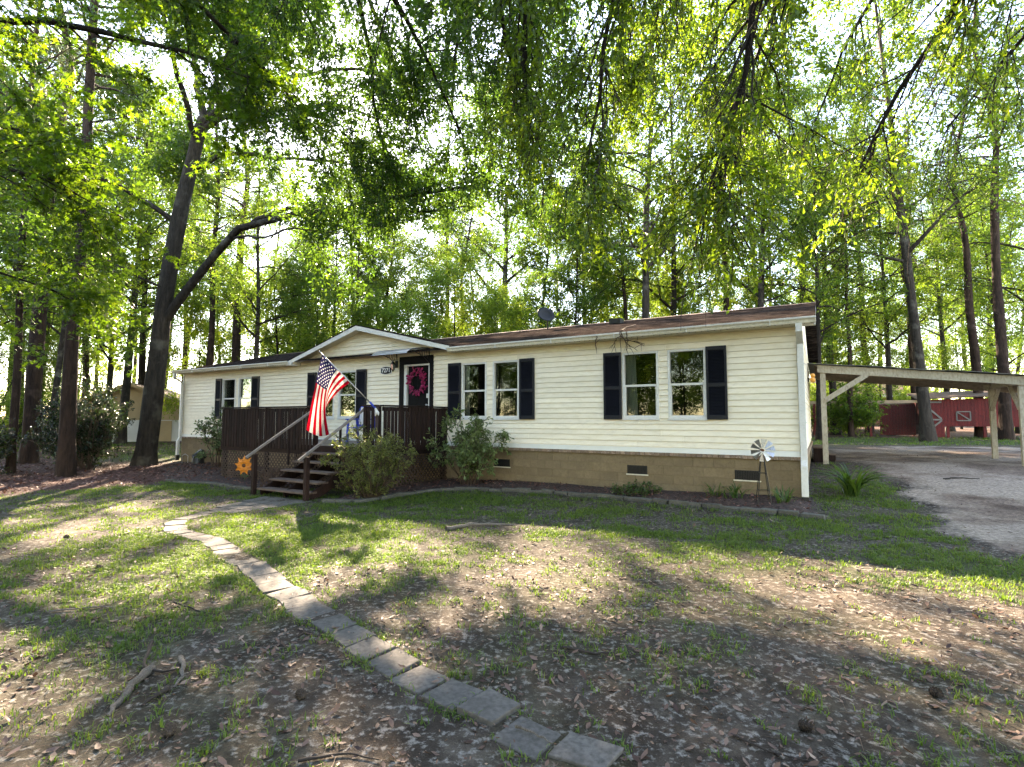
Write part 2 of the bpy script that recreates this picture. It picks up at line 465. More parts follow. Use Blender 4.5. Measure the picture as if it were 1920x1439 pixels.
def groundmat(name='ground_soil', drive=False):
    m, nt, out = _new(name)
    tc = nd(nt, 'ShaderNodeTexCoord'); V = tc.outputs['Object']
    big = noise(nt, V, 0.55, 5, 0.62); mid = noise(nt, V, 2.6, 6, 0.68); fine = noise(nt, V, 19, 5, 0.7); grit = noise(nt, V, 120, 2, 0.6)
    soil = ramp(nt, mid.outputs[0], [(0.30, (0.018, 0.013, 0.010)), (0.50, (0.045, 0.033, 0.025)), (0.68, (0.092, 0.072, 0.056))])
    sandm = ramp(nt, fine.outputs[0], [(0.52, (0, 0, 0)), (0.64, (1, 1, 1))])
    col = mixc(nt, sandm.outputs[0], soil.outputs[0], (0.215, 0.19, 0.165))
    if drive:
        patch = ramp(nt, big.outputs[0], [(0.38, (0.085, 0.055, 0.041)), (0.47, (0.17, 0.122, 0.095)), (0.58, (0.285, 0.226, 0.182))])
        gm = ramp(nt, fine.outputs[0], [(0.32, (0.45,) * 3), (0.66, (1.35,) * 3)])
        soil_c = col
        col = mixc(nt, 1.0, patch.outputs[0], gm.outputs[0], 'MULTIPLY')
        rim = nd(nt, 'ShaderNodeAttribute', attribute_name='rim')
        rm = nd(nt, 'ShaderNodeMath', operation='ADD'); nt.links.new(rim.outputs['Fac'], rm.inputs[0]); nt.links.new(mid.outputs[0], rm.inputs[1])
        rr_ = ramp(nt, rm.outputs[0], [(0.55, (0, 0, 0)), (1.0, (1, 1, 1))])
        col = mixc(nt, rr_.outputs[0], soil_c, col)
    else:
        a1 = nd(nt, 'ShaderNodeAttribute', attribute_name='grassy'); a2 = nd(nt, 'ShaderNodeAttribute', attribute_name='redlitter')
        gcol = ramp(nt, fine.outputs[0], [(0.35, (0.028, 0.036, 0.012)), (0.6, (0.052, 0.068, 0.018)), (0.75, (0.10, 0.09, 0.055))])
        mm = nd(nt, 'ShaderNodeMath', operation='MULTIPLY'); nt.links.new(a1.outputs['Fac'], mm.inputs[0])
        gr = ramp(nt, mid.outputs[0], [(0.3, (0.3,) * 3), (0.62, (1,) * 3)]); nt.links.new(gr.outputs[0], mm.inputs[1])
        col = mixc(nt, mm.outputs[0], col, gcol.outputs[0])
        moss = ramp(nt, big.outputs[0], [(0.52, (0, 0, 0)), (0.66, (0.55,) * 3)])
        col = mixc(nt, moss.outputs[0], col, (0.042, 0.044, 0.014))
        rl = ramp(nt, fine.outputs[0], [(0.3, (0.03, 0.014, 0.011)), (0.5, (0.075, 0.034, 0.026)), (0.7, (0.16, 0.092, 0.072))])
        col = mixc(nt, a2.outputs['Fac'], col, rl.outputs[0])
    gg = ramp(nt, grit.outputs[0], [(0.3, (0.72,) * 3), (0.7, (1.22,) * 3)])
    col = mixc(nt, 1.0, col, gg.outputs[0], 'MULTIPLY')
    p = nd(nt, 'ShaderNodeBsdfPrincipled'); setin(p, Roughness=0.95); p.inputs['Specular IOR Level'].default_value = 0.15
    nt.links.new(col, p.inputs[0])
    ad = nd(nt, 'ShaderNodeMath', operation='MULTIPLY_ADD'); ad.inputs[1].default_value = 0.35
    nt.links.new(grit.outputs[0], ad.inputs[0]); nt.links.new(fine.outputs[0], ad.inputs[2])
    nt.links.new(bump(nt, ad.outputs[0], 0.7, 0.02), p.inputs['Normal'])
    nt.links.new(p.outputs[0], out.inputs[0]); return m
M['ground'] = groundmat()
M['drive'] = groundmat('drive_sand', True)
def mulchmat():
    m, nt, out = _new('mulch')
    tc = nd(nt, 'ShaderNodeTexCoord')
    v = nd(nt, 'ShaderNodeTexVoronoi'); setin(v, Scale=26); nt.links.new(tc.outputs['Object'], v.inputs['Vector'])
    n = noise(nt, tc.outputs['Object'], 9, 5)
    r = ramp(nt, v.outputs['Color'], [(0.15, (0.016, 0.008, 0.006)), (0.6, (0.05, 0.021, 0.017)), (0.9, (0.10, 0.055, 0.042))])
    g = ramp(nt, n.outputs[0], [(0.3, (.6,) * 3), (.7, (1.2,) * 3)])
    c = mixc(nt, 1.0, r.outputs[0], g.outputs[0], 'MULTIPLY')
    p = nd(nt, 'ShaderNodeBsdfPrincipled'); setin(p, Roughness=0.9); nt.links.new(c, p.inputs[0])
    nt.links.new(bump(nt, v.outputs['Distance'], 0.9, 0.03), p.inputs['Normal'])
    nt.links.new(p.outputs[0], out.inputs[0]); return m
M['mulch'] = mulchmat()

def flagmat():
    m, nt, out = _new('flag_cloth')
    uv = nd(nt, 'ShaderNodeUVMap'); sp = nd(nt, 'ShaderNodeSeparateXYZ'); nt.links.new(uv.outputs[0], sp.inputs[0])
    U, Vv = sp.outputs[0], sp.outputs[1]      # U along the fly, V from the top stripe down
    def mth(op, a, b=None, c=None):
        n = nd(nt, 'ShaderNodeMath', operation=op)
        for i, x in enumerate((a, b, c)):
            if x is None: continue
            if isinstance(x, (int, float)): n.inputs[i].default_value = x
            else: nt.links.new(x, n.inputs[i])
        return n.outputs[0]
    st = mth('MODULO', mth('FLOOR', mth('MULTIPLY', Vv, 13.0)), 2.0)     # 0 red, 1 white
    can = mth('MULTIPLY', mth('LESS_THAN', U, 0.40), mth('LESS_THAN', Vv, 7 / 13))
    cu = mth('MULTIPLY', U, 12 / 0.40); cv = mth('MULTIPLY', Vv, 10 * 13 / 7)
    fu = mth('ROUND', cu); fv = mth('ROUND', cv)
    par = mth('COMPARE', mth('MODULO', mth('ADD', fu, fv), 2.0), 0.0, 0.1)
    du = mth('SUBTRACT', cu, fu); dv = mth('SUBTRACT', cv, fv)
    dd = mth('ADD', mth('MULTIPLY', du, du), mth('MULTIPLY', dv, dv))
    ins = mth('MULTIPLY', mth('GREATER_THAN', fu, 0.5), mth('MULTIPLY', mth('LESS_THAN', fu, 11.5), mth('MULTIPLY', mth('GREATER_THAN', fv, 0.5), mth('LESS_THAN', fv, 9.5))))
    star = mth('MULTIPLY', ins, mth('MULTIPLY', par, mth('LESS_THAN', dd, 0.11)))
    c = mixc(nt, st, (0.30, 0.005, 0.014), (0.46, 0.43, 0.39))
    cc = mixc(nt, star, (0.016, 0.014, 0.05), (0.48, 0.46, 0.44))
    c = mixc(nt, can, c, cc)
    d = nd(nt, 'ShaderNodeBsdfDiffuse'); nt.links.new(c, d.inputs[0])
    t = nd(nt, 'ShaderNodeBsdfTranslucent'); nt.links.new(c, t.inputs[0])
    mx = nd(nt, 'ShaderNodeMixShader'); mx.inputs[0].default_value = 0.38
    nt.links.new(d.outputs[0], mx.inputs[1]); nt.links.new(t.outputs[0], mx.inputs[2])
    nt.links.new(mx.outputs[0], out.inputs[0]); return m
M['flag'] = flagmat()

# ------------------------------------------------------------------ house frame
TH = math.atan(980 / 1660)
P0 = (5.44, 9.8)                       # right front corner of the house
UX, UY = math.cos(TH), -math.sin(TH)   # house local x (to the right along the front)
NX, NY = math.sin(TH), math.cos(TH)    # house local y (to the back)
def HW(x, y, z=0.0):
    return (P0[0] + x * UX + y * NX, P0[1] + x * UY + y * NY, z)
def HL(X, Y):
    a = np.asarray(X) - P0[0]; b = np.asarray(Y) - P0[1]
    return a * UX + b * UY, a * NX + b * NY

# ------------------------------------------------------------------ ground
rng = np.random.default_rng(11)
random.seed(5)
def micro(x, y):
    return 0.035 * (fbm(x * 0.9, y * 0.9, 5) - .5) + 0.022 * (fbm(x * 3.1, y * 3.1, 6, 2) - .5) + 0.016 * (fbm(x * 9, y * 9, 9, 2) - .5)
def gz(x, y):
    return terrain(x, y) + micro(x, y)

def poly_sd(px, py, poly):
    """signed distance to a polygon, positive inside"""
    px = np.asarray(px, float); py = np.asarray(py, float)
    d = np.full(px.shape, 1e9); ins = np.zeros(px.shape, bool)
    n = len(poly)
    for i in range(n):
        ax, ay = poly[i]; bx, by = poly[(i + 1) % n]
        ex, ey = bx - ax, by - ay
        t = np.clip(((px - ax) * ex + (py - ay) * ey) / (ex * ex + ey * ey), 0, 1)
        d = np.minimum(d, np.hypot(px - ax - t * ex, py - ay - t * ey))
        cond = (ay > py) != (by > py)
        xi = ax + (py - ay) / (by - ay if by != ay else 1e-9) * ex
        ins ^= cond & (px < xi)
    return np.where(ins, d, -d)

DRIVE = [(8.0, 11.3), (6.85, 9.05), (5.95, 7.4), (5.5, 6.35), (6.3, 5.7), (9, 5.3), (18, 4), (26, 8), (22, 16), (20, 20), (14.5, 21),
         (11.2, 19), (9.6, 16.5), (9.1, 14.3), (8.5, 12.6)]
EDGE_R = [(4.85, 8.25), (4.61, 8.49), (3.57, 9.32), (2.1, 10.36), (0.9, 11.12), (0.0, 11.62), (-0.95, 12.02), (-1.75, 12.05), (-2.35, 11.55), (-2.75, 11.0), (-3.2, 10.55), (-3.75, 10.62)]
EDGE_L = [(-9.19, 14.11), (-8.4, 13.63), (-7.85, 13.55), (-7.07, 13.05), (-5.9, 12.25)]
BED_R = EDGE_R + [HW(-8.9, -2.4)[:2], HW(-8.9, .3)[:2], HW(.1, .3)[:2], HW(0.15, -.9)[:2]]
BED_L = EDGE_L + [HW(-10.4, -3.2)[:2], HW(-10.4, .3)[:2], HW(-19.5, .3)[:2], HW(-19.5, -1.5)[:2], HW(-17.5, -2.6)[:2]]
QUADS = [[(0.16, 2.58), (0.29, 2.76), (0.54, 2.64), (0.41, 2.46)], [(-0.11, 2.72), (0.05, 2.92), (0.26, 2.75), (0.11, 2.54)],
         [(-0.31, 2.96), (-0.13, 3.15), (0.06, 2.99), (-0.1, 2.83)], [(-0.53, 3.11), (-0.37, 3.29), (-0.16, 3.15), (-0.33, 2.95)],
         [(-0.75, 3.29), (-0.58, 3.5), (-0.38, 3.32), (-0.54, 3.13)], [(-0.96, 3.51), (-0.79, 3.73), (-0.59, 3.53), (-0.75, 3.31)],
         [(-1.16, 3.72), (-1.0, 3.93), (-0.8, 3.74), (-0.97, 3.53)], [(-1.36, 3.96), (-1.2, 4.16), (-1.0, 3.95), (-1.16, 3.75)],
         [(-1.58, 4.18), (-1.39, 4.38), (-1.2, 4.18), (-1.36, 3.98)]]
PATH = [(-1.50, 4.29), (-1.74, 4.52), (-2.01, 4.82), (-2.3, 5.15), (-2.65, 5.57), (-2.98, 5.94), (-3.34, 6.28), (-3.64, 6.66), (-3.99, 7.02), (-4.36, 7.28), (-4.7, 7.54), (-4.95, 7.80),
        (-5.16, 8.1), (-5.31, 8.4), (-5.36, 8.76), (-5.36, 9.16), (-5.36, 9.5)]
LAND = [(-5.72, 9.75), (-5.35, 11.45), (-4.05, 10.75), (-4.85, 9.2)]

def path_mask(x, y):
    """positive where a paver lies"""
    best = np.full(np.shape(x), -1e9)
    for q in QUADS: best = np.maximum(best, poly_sd(x, y, q))
    for i in range(len(PATH) - 1):
        ax, ay = PATH[i]; bx, by = PATH[i + 1]; ex, ey = bx - ax, by - ay
        t = np.clip(((x - ax) * ex + (y - ay) * ey) / (ex * ex + ey * ey), 0, 1)
        best = np.maximum(best, 0.15 - np.hypot(x - ax - t * ex, y - ay - t * ey))
    return np.maximum(best, poly_sd(x, y, LAND))

def redlit(x, y):
    f = y - (10.9 + 1.3 * (x + 11)) + 1.2 * (fbm(x * .9, y * .9, 21) - .5)
    left = sst(0, 1.4, f) * sst(6.8, 8.2, -x) * (1 - sst(17.5, 22, y) * (1 - sst(16, 20, -x)))
    back = sst(27, 32, y) * sst(-6, 0, x)
    return np.clip(left + back * 0.8, 0, 1)
def grassy(x, y):
    lx, ly = HL(x, y)
    n1 = fbm(x * .75, y * .75, 3); n2 = fbm(x * 2.3, y * 2.3, 14)
    patch = sst(.42, .60, .5 * n1 + .5 * n2)
    strip = sst(-5.8, -3.6, ly) * sst(.2, -.6, ly)
    strip = np.maximum(strip, sst(3.1, 1.0, np.hypot(x + 2.6, (y - 7.6) * .9)))
    strip = np.maximum(strip, .9 * sst(2.6, 1.6, np.hypot(x - 5.9, (y - 9.2) * .6)))
    d = 0.15 + 0.30 * sst(0.2, -2.0, x) * sst(3.0, 4.5, y) + .85 * strip
    d = d * (0.16 + 1.1 * patch)
    d = d * (1 - redlit(x, y)) * sst(.25, -.35, poly_sd(x, y, DRIVE) + .5 * (fbm(x * 1.6, y * 1.6, 31) - .5)) * sst(.015, -.02, path_mask(x, y))
    d = d * sst(.02, -.12, poly_sd(x, y, BED_R)) * sst(.02, -.12, poly_sd(x, y, BED_L))
    d = np.where((lx > -21.6) & (lx < .1) & (ly > -.1) & (ly < 8.4), 0, d)
    return np.clip(d, 0, 1)
def lawn_back(x, y):
    r = sst(21.0, 22.5, y) * sst(31, 28, y) * sst(10, 12, x)
    l = sst(21.0, 23, y) * sst(38, 33, y) * sst(-8, -11, x) * sst(19, 24, -x + 1) * 0 + sst(20.5, 22.5, y) * sst(38, 33, y) * sst(-9, -12, x)
    return np.clip(r + l, 0, 1)

def axis(a, b, step, lo, hi):
    mid = list(np.arange(a, b, step))
    left = []; v = a; s = step
    while v > lo:
        s *= 1.22; v -= s; left.append(v)
    right = []; v = mid[-1]; s = step
    while v < hi:
        s *= 1.22; v += s; right.append(v)
    return np.array(left[::-1] + mid + right)
gx = axis(-14, 12, 0.1, -420, 420); gy = axis(1.2, 15, 0.1, -420, 520)
GX, GY = np.meshgrid(gx, gy)
GZ = gz(GX, GY)
nx_, ny_ = len(gx), len(gy)
idx = np.arange(nx_ * ny_).reshape(ny_, nx_)
gf = np.stack([idx[:-1, :-1], idx[:-1, 1:], idx[1:, 1:], idx[1:, :-1]], -1).reshape(-1, 4)
gm = NP(); gm.add(np.stack([GX, GY, GZ], -1), gf)
gme = gm.mesh('ground', smooth=True, tint=False)
for nm, arr in (('grassy', np.clip(grassy(GX, GY) * 1.1 + lawn_back(GX, GY), 0, 1)), ('redlitter', redlit(GX, GY))):
    a = gme.attributes.new(nm, 'FLOAT', 'POINT'); a.data.foreach_set('value', arr.ravel().astype(np.float32))
tag(link('ground', gme, M['ground']), kind='structure')

def sheet(name, poly, m, step, rise, slope, wob, seed, kind='structure'):
    """a sheet laid on the ground whose rim dips under it"""
    xs = [p[0] for p in poly]; ys = [p[1] for p in poly]
    ax = np.arange(min(xs) - .4, max(xs) + .4, step); ay = np.arange(min(ys) - .4, max(ys) + .4, step)
    X, Y = np.meshgrid(ax, ay)
    f = poly_sd(X, Y, poly) + wob * (fbm(X * 1.6, Y * 1.6, seed) - .5) * 2 + wob * .5 * (fbm(X * 6, Y * 6, seed + 3, 2) - .5)
    Z = gz(X, Y) + np.clip(f * slope, -.05, rise)
    i = np.arange(X.size).reshape(X.shape)
    keep = (np.maximum.reduce([f[:-1, :-1], f[1:, :-1], f[:-1, 1:], f[1:, 1:]]) > -.15)
    q = np.stack([i[:-1, :-1], i[:-1, 1:], i[1:, 1:], i[1:, :-1]], -1)[keep]
    used, inv = np.unique(q, return_inverse=True)
    n = NP(); n.add(np.stack([X.ravel()[used], Y.ravel()[used], Z.ravel()[used]], -1), inv.reshape(-1, 4))
    me = n.mesh(name, True, False)
    a = me.attributes.new('rim', 'FLOAT', 'POINT'); a.data.foreach_set('value', np.clip(f.ravel()[used] / .9, 0, 1).astype(np.float32))
    return tag(link(name, me, m), kind=kind)
sheet('driveway', DRIVE, M['drive'], .11, .016, .06, .6, 31)
sheet('mulch_bed', BED_R, M['mulch'], .1, .075, .25, .04, 41)
sheet('mulch_bed', BED_L, M['mulch'], .1, .05, .25, .04, 43)

# ---- garden path of single pavers
path = bpy.data.objects.new('garden_path', None); COL.objects.link(path); tag(path, 'curved path of square grey concrete pavers crossing the lawn', kind='structure')
def paver(corners, dz=0.02, tilt=None):
    c = np.array(corners, float); ctr = c.mean(0)
    c = ctr + (c - ctr) * 0.985 + np.array([[random.uniform(-.008, .008), random.uniform(-.008, .008)] for _ in range(4)])
    z0 = tz(*ctr)
    tx, ty = tilt or (random.uniform(-.018, .018), random.uniform(-.018, .018))
    top = [(p[0] - ctr[0], p[1] - ctr[1], dz + (p[0] - ctr[0]) * tx + (p[1] - ctr[1]) * ty) for p in c]
    # follow the slope of the ground
    sx = (tz(ctr[0] + .2, ctr[1]) - tz(ctr[0] - .2, ctr[1])) / .4; sy = (tz(ctr[0], ctr[1] + .2) - tz(ctr[0], ctr[1] - .2)) / .4
    top = [(x, y, z + x * sx + y * sy) for x, y, z in top]
    bot = [(x, y, z - .045) for x, y, z in top]
    mb = MB().add(bot + top, [(0, 1, 2, 3)[::1], (7, 6, 5, 4), (0, 4, 5, 1), (1, 5, 6, 2), (2, 6, 7, 3), (3, 7, 4, 0)])
    o = mb.build('paver', M['paver'], path, bevel=.006)
    o.location = (ctr[0], ctr[1], z0)
    return o
for i, q in enumerate(QUADS):
    paver(q, 0.032 if i == 2 else 0.012 + random.uniform(-.004, .006), (-.03, .05) if i == 2 else None)
# resample the rest of the path into square pavers
P = np.array(PATH); seg = np.hypot(*np.diff(P, axis=0).T); cum = np.concatenate([[0], np.cumsum(seg)])
s = 0.22
while s < cum[-1]:
    x = np.interp(s, cum, P[:, 0]); y = np.interp(s, cum, P[:, 1])
    x2 = np.interp(s + .15, cum, P[:, 0]); y2 = np.interp(s + .15, cum, P[:, 1]); x1 = np.interp(s - .15, cum, P[:, 0]); y1 = np.interp(s - .15, cum, P[:, 1])
    a = math.atan2(y2 - y1, x2 - x1) + random.uniform(-.16, .16)
    h = random.uniform(.135, .148)
    ca, sa = math.cos(a), math.sin(a)
    x += random.uniform(-.025, .025)
    paver([(x - h * ca + h * sa, y - h * sa - h * ca), (x - h * ca - h * sa, y - h * sa + h * ca), (x + h * ca - h * sa, y + h * sa + h * ca), (x + h * ca + h * sa, y + h * sa - h * ca)], .012 + random.uniform(-.004, .006))
    s += .288
A, B, C_, D_ = [np.array(p) for p in LAND]
for i in range(5):
    for j in range(4):
        if (i, j) in ((0, 0),): continue
        def L(u, v): return (A * (1 - u) + B * u) * (1 - v) + (D_ * (1 - u) + C_ * u) * v
        e = .004
        paver([L(i / 5, j / 4), L((i + 1) / 5 - e, j / 4), L((i + 1) / 5 - e, (j + 1) / 4 - e), L(i / 5, (j + 1) / 4 - e)][::-1], .012 + random.uniform(-.004, .006))

# ---- edging blocks round the beds
def edging(pts, label):
    r = root('garden_edging', label, 'edging', (pts[0][0], pts[0][1], tz(*pts[0])), group='garden edgings')
    P = np.array(pts); seg = np.hypot(*np.diff(P, axis=0).T); cum = np.concatenate([[0], np.cumsum(seg)])
    s = .15
    while s < cum[-1]:
        L = random.uniform(.26, .34)
        x = np.interp(s, cum, P[:, 0]); y = np.interp(s, cum, P[:, 1])
        a = math.atan2(np.interp(s + .15, cum, P[:, 1]) - np.interp(s - .15, cum, P[:, 1]), np.interp(s + .15, cum, P[:, 0]) - np.interp(s - .15, cum, P[:, 0])) + random.uniform(-.07, .07)
        w = random.uniform(.06, .075); h = random.uniform(.055, .085)
        mb = MB().box(-L / 2, L / 2, -w, w, -.08, h)
        mb.v = [(p[0] + random.uniform(-.012, .012), p[1] + random.uniform(-.012, .012), p[2] + random.uniform(-.008, .008)) for p in mb.v]
        o = mb.build('block', M['edging'], r, bevel=.012)
        o.location = (x - pts[0][0], y - pts[0][1], float(gz(x, y)) - tz(*pts[0])); o.rotation_euler = (random.uniform(-.05, .05), random.uniform(-.03, .03), a)
        s += L + .008
edging(EDGE_R, 'low grey stone block edging in front of the foundation wall and azalea')
edging(EDGE_L, 'low grey stone block edging between the leafy ground and the deck steps')

# ------------------------------------------------------------------ house
house = root('house', 'long cream vinyl sided single storey house with brown shingle roof', 'house', (P0[0], P0[1], 0), -TH)
XL = -21.45                       # left end of the front wall
ZB = 0.88                         # foot of the siding
ZS = 3.33                         # soffit
OPEN = []                         # openings in the front wall (x0,x1,z0,z1)
WINS = [(-2.47, -1.70), (-3.46, -2.67), (-6.87, -6.10), (-7.84, -7.06), (-12.55, -11.75), (-13.53, -12.73), (-17.74, -16.95), (-18.74, -17.92)]
WZ0, WZ1 = 1.5775, 3.0355
for a, b in WINS: OPEN.append((a, b, WZ0, WZ1))
OPEN.append((-9.86, -8.95, 0.93, 3.1))
GRK = -11.48                      # front gable: ridge position
def grz(x): return 4.36 - (.29 * (GRK - x) if x < GRK else .245 * (x - GRK))      # top of its roof
GPZ = 4.24                        # apex of the gable wall
def gxl(z): return GRK - (GPZ - z) / .29
def gxr(z): return GRK + (GPZ - z) / .245
GAP, GAR = gxl(ZS + .05), gxr(ZS + .05)
def wall_cells(x0, x1, z0, z1, opens):
    xs = sorted({x0, x1, *[c for o in opens for c in o[:2] if x0 < c < x1]})
    for a, b in zip(xs[:-1], xs[1:]):
        cuts = sorted((max(z0, o[2]), min(z1, o[3])) for o in opens if o[0] <= a + 1e-6 and o[1] >= b - 1e-6)
        z = z0
        for c0, c1 in cuts:
            if c0 > z + 1e-6: yield a, b, z, c0
            z = max(z, c1)
        if z < z1 - 1e-6: yield a, b, z, z1
mb = MB()
for a, b, c, d in wall_cells(XL, 0, ZB, ZS + .05, OPEN): mb.box(a, b, 0.004, .11, c, d)
wall = mb.build('wall', M['siding'], house)
sid = MB().prism([(GAP, ZS + .05), (GAR, ZS + .05), (GRK, GPZ)], 'y', 0.004, .08).build('gable_wall', M['siding'], house)
# back and end walls, floor, inner partition
mb = MB(); mb.box(XL, 0, 8.09, 8.2, ZB, ZS); mb.box(-.11, -.003, .11, 8.09, ZB, ZS); mb.box(XL, XL + .1, .11, 8.09, ZB, ZS)
for x in (-.003, XL + .1): mb.prism([(0.11, ZS), (8.09, ZS), (4.1, 4.36)], 'x', x - .1, x)
mb.build('outer_wall', M['siding'], house)
mb = MB().box(XL + .1, -.11, .111, 8.08, .85, .93); mb.box(XL + .1, -.11, 3.6, 3.7, .93, ZS)
for x in (-4.6, -8.6, -10.4, -15.5): mb.box(x, x + .08, .111, 3.6, .93, ZS)
mb.box(XL + .1, -.11, .111, 8.08, ZS - .06, ZS - .01)
mb.build('inner_room', M['dark_interior'], house)
# siding: every course a row of boards
CH = 0.1215; Z0 = 0.97
def board(x0, x1, z0, z1, x0t=None, x1t=None):
    x0t = x0 if x0t is None else x0t; x1t = x1 if x1t is None else x1t
    def ring(xa, xb):
        return [(xa, .003, z0 + .008), (xa, -.019, z0 + .008), (xa, -.022, z0 + .02), (xb, -.004, z1 + .004), (xb, .003, z1 + .004)]
    v = ring(x0, x0t) + ring(x1, x1t)
    f = [(0, 1, 2, 3, 4), (9, 8, 7, 6, 5)] + [(i, i + 5, (i + 1) % 5 + 5, (i + 1) % 5) for i in range(5)]
    return MB().add(v, f)
i = 0
TRIM = .045
while Z0 + i * CH < GPZ - .06:
    z0 = Z0 + i * CH; z1 = z0 + CH
    if z0 < ZS - .02:
        z1c = min(z1, ZS)
        blocks = sorted((o[0], o[1]) for o in OPEN if o[2] < z1c - .03 and o[3] > z0 + .03)
        x = XL + .06; spans = []
        for a, b in blocks:
            if a > x + .02: spans.append((x, a))
            x = max(x, b)
        spans.append((x, -.06))
        if z1 > ZS + .02: spans = [(a, b) for a, b in spans]
    else:
        z1c = z1
        spans = [(max(GAP, gxl(z0)), min(GAR, gxr(z0)))]
    for a, b in spans:
        cuts = [a]
        if b - a > 4.5 and z0 < ZS - .02:
            c = a + random.uniform(1.8, 3.6)
            while c < b - 1: cuts.append(c); c += 3.66
        cuts.append(b)
        for u, w in zip(cuts[:-1], cuts[1:]):
            if z0 >= ZS - .02:
                board(u, w, z0, z1, max(GAP, gxl(z1)), min(GAR, gxr(z1))).build('board', M['siding'], wall)
            else:
                board(u + .001, w - .001, z0, z1c).build('board', M['siding'], wall)
    i += 1
MB().box(GAP + .08, GAR - .08, -.015, .003, ZS - .002, 3.406).build('board', M['siding'], wall)
MB().box(XL, 0, -.03, .003, ZB - .01, .972).build('bottom_trim', M['pale_trim'], house)
MB().box(-.058, .004, -.028, .004, .973, ZS).build('corner_post', M['white'], house)
MB().box(XL - .004, XL + .058, -.028, .004, .973, ZS).build('corner_post', M['white'], house)
# painted block skirting, laid block by block
skirt = MB().box(XL, 0, .006, .2, -.2, .80).build('foundation_wall', M['skirt'], house)
MB().box(-.2, -.002, .2, 8.2, -.2, .80).build('end_foundation', M['skirt'], house)
VENTS = [(-6.83, -6.38), (-3.39, -2.95), (-1.21, -.76)]
bl = MB().box(-.1975, .1975, 0, .06, -.0955, .0955).mesh('block'); bl.materials.append(M['skirt'])
for r_ in range(5):
    zc = .70 - r_ * .196
    x = -.2 - (.2 if r_ % 2 else 0)
    if r_ % 2:
        MB().box(-.196, -.004, 0, .06, zc - .095, zc + .095).build('block', M['skirt'], skirt, bevel=.004)
    while x > XL + .2:
        if (x > -8.6 or x < -14.2) and not (r_ == 1 and any(a - .1 < x < b + .1 for a, b in VENTS)):
            o = link('block', bl, None, skirt); o.location = (x, random.uniform(-.002, .002), zc)
            md = o.modifiers.new('bevel', 'BEVEL'); md.width = .005
        x -= .4
for a, b in VENTS:
    v = MB().box(a, b, -.006, .02, .39, .575).build('foundation_vent', M['vent'], house)
    s_ = MB()
    for k in range(14): s_.box(a + .02 + k * (b - a - .04) / 13.5, a + .035 + k * (b - a - .04) / 13.5, -.02, -.005, .405, .56)
    s_.build('vent_bars', M['iron'], v)
    MB().box(a - .1, a, 0, .05, .41, .60).build('block', M['skirt'], skirt)
    MB().box(b, b + .1, 0, .05, .41, .60).build('block', M['skirt'], skirt)
    MB().box(a - .02, b + .02, -.02, .03, .365, .388).build('vent_sill', M['cream_trim'], v)
# rowlock bricks on top of the foundation
ledge = MB().box(XL, 0, .02, .16, .80, .868).build('brick_ledge', M['mortar'], house)
bk = MB().box(-.049, .049, -.045, .05, .806, .868).mesh('brick'); bk.materials.append(M['brick'])
x = -.052
while x > XL + .05:
    if x > -8.7 or x < -14.2:
        o = link('brick', bk, None, ledge); o.location = (x, random.uniform(-.004, .004), random.uniform(-.003, .003))
        x -= .107 if x > -8.7 else .112
    else:
        x = -14.25
bs = MB().box(-.02, .045, .052, 8.2, .806, .868).build('end_ledge', M['brick'], house)

# windows
def window(x0, x1, curtain=None, blind=False):
    w = bpy.data.objects.new('window', None); COL.objects.link(w); w.parent = house; w.location = (x0, 0, WZ0)
    W_, H_ = x1 - x0, WZ1 - WZ0
    t = TRIM
    f = MB()
    f.box(0, W_, -.034, .06, 0, t); f.box(0, W_, -.034, .06, H_ - t, H_); f.box(0, t, -.034, .06, t, H_ - t); f.box(W_ - t, W_, -.034, .06, t, H_ - t)
    f.build('frame', M['white'], w, bevel=.004)
    MB().box(-.02, W_ + .02, -.045, -.004, -.028, -.002).build('sill', M['white'], w)
    zm = .725
    f = MB()
    f.box(t, W_ - t, -.012, .03, zm - .022, zm + .022)
    f.box(t, t + .026, -.002, .035, t, zm - .022); f.box(W_ - t - .026, W_ - t, -.002, .035, t, zm - .022); f.box(t + .026, W_ - t - .026, -.002, .035, t, t + .03)
    f.build('sash', M['white'], w)
    MB().box(t, W_ - t, .040, .044, zm + .02, H_ - t).build('pane', M['glass'], w)
    MB().box(t + .026, W_ - t - .026, .014, .018, t + .03, zm - .02).build('pane', M['glass'], w)
    if curtain:
        a, b = curtain
        n = 26; v = []; fcs = []
        for k in range(n + 1):
            u = k / n; yy = .15 + .022 * math.sin(u * 34) + .01 * math.sin(u * 13)
            xb = a + (b - a) * u
            v += [(xb * (1.12 if b > a else 1), yy + .03, .0), (xb, yy, H_ + .05)]
        for k in range(n): fcs.append((2 * k, 2 * k + 2, 2 * k + 3, 2 * k + 1))
        MB().add(v, fcs).build('curtain', M['cloth'], w, smooth=True)
    return w
window(*WINS[0]); window(*WINS[1], curtain=(.0, .24)); window(*WINS[2]); window(*WINS[3], curtain=(.0, .1))
window(*WINS[4]); window(*WINS[5]); window(*WINS[6], curtain=(0, .14)); window(*WINS[7], curtain=(0, .16))
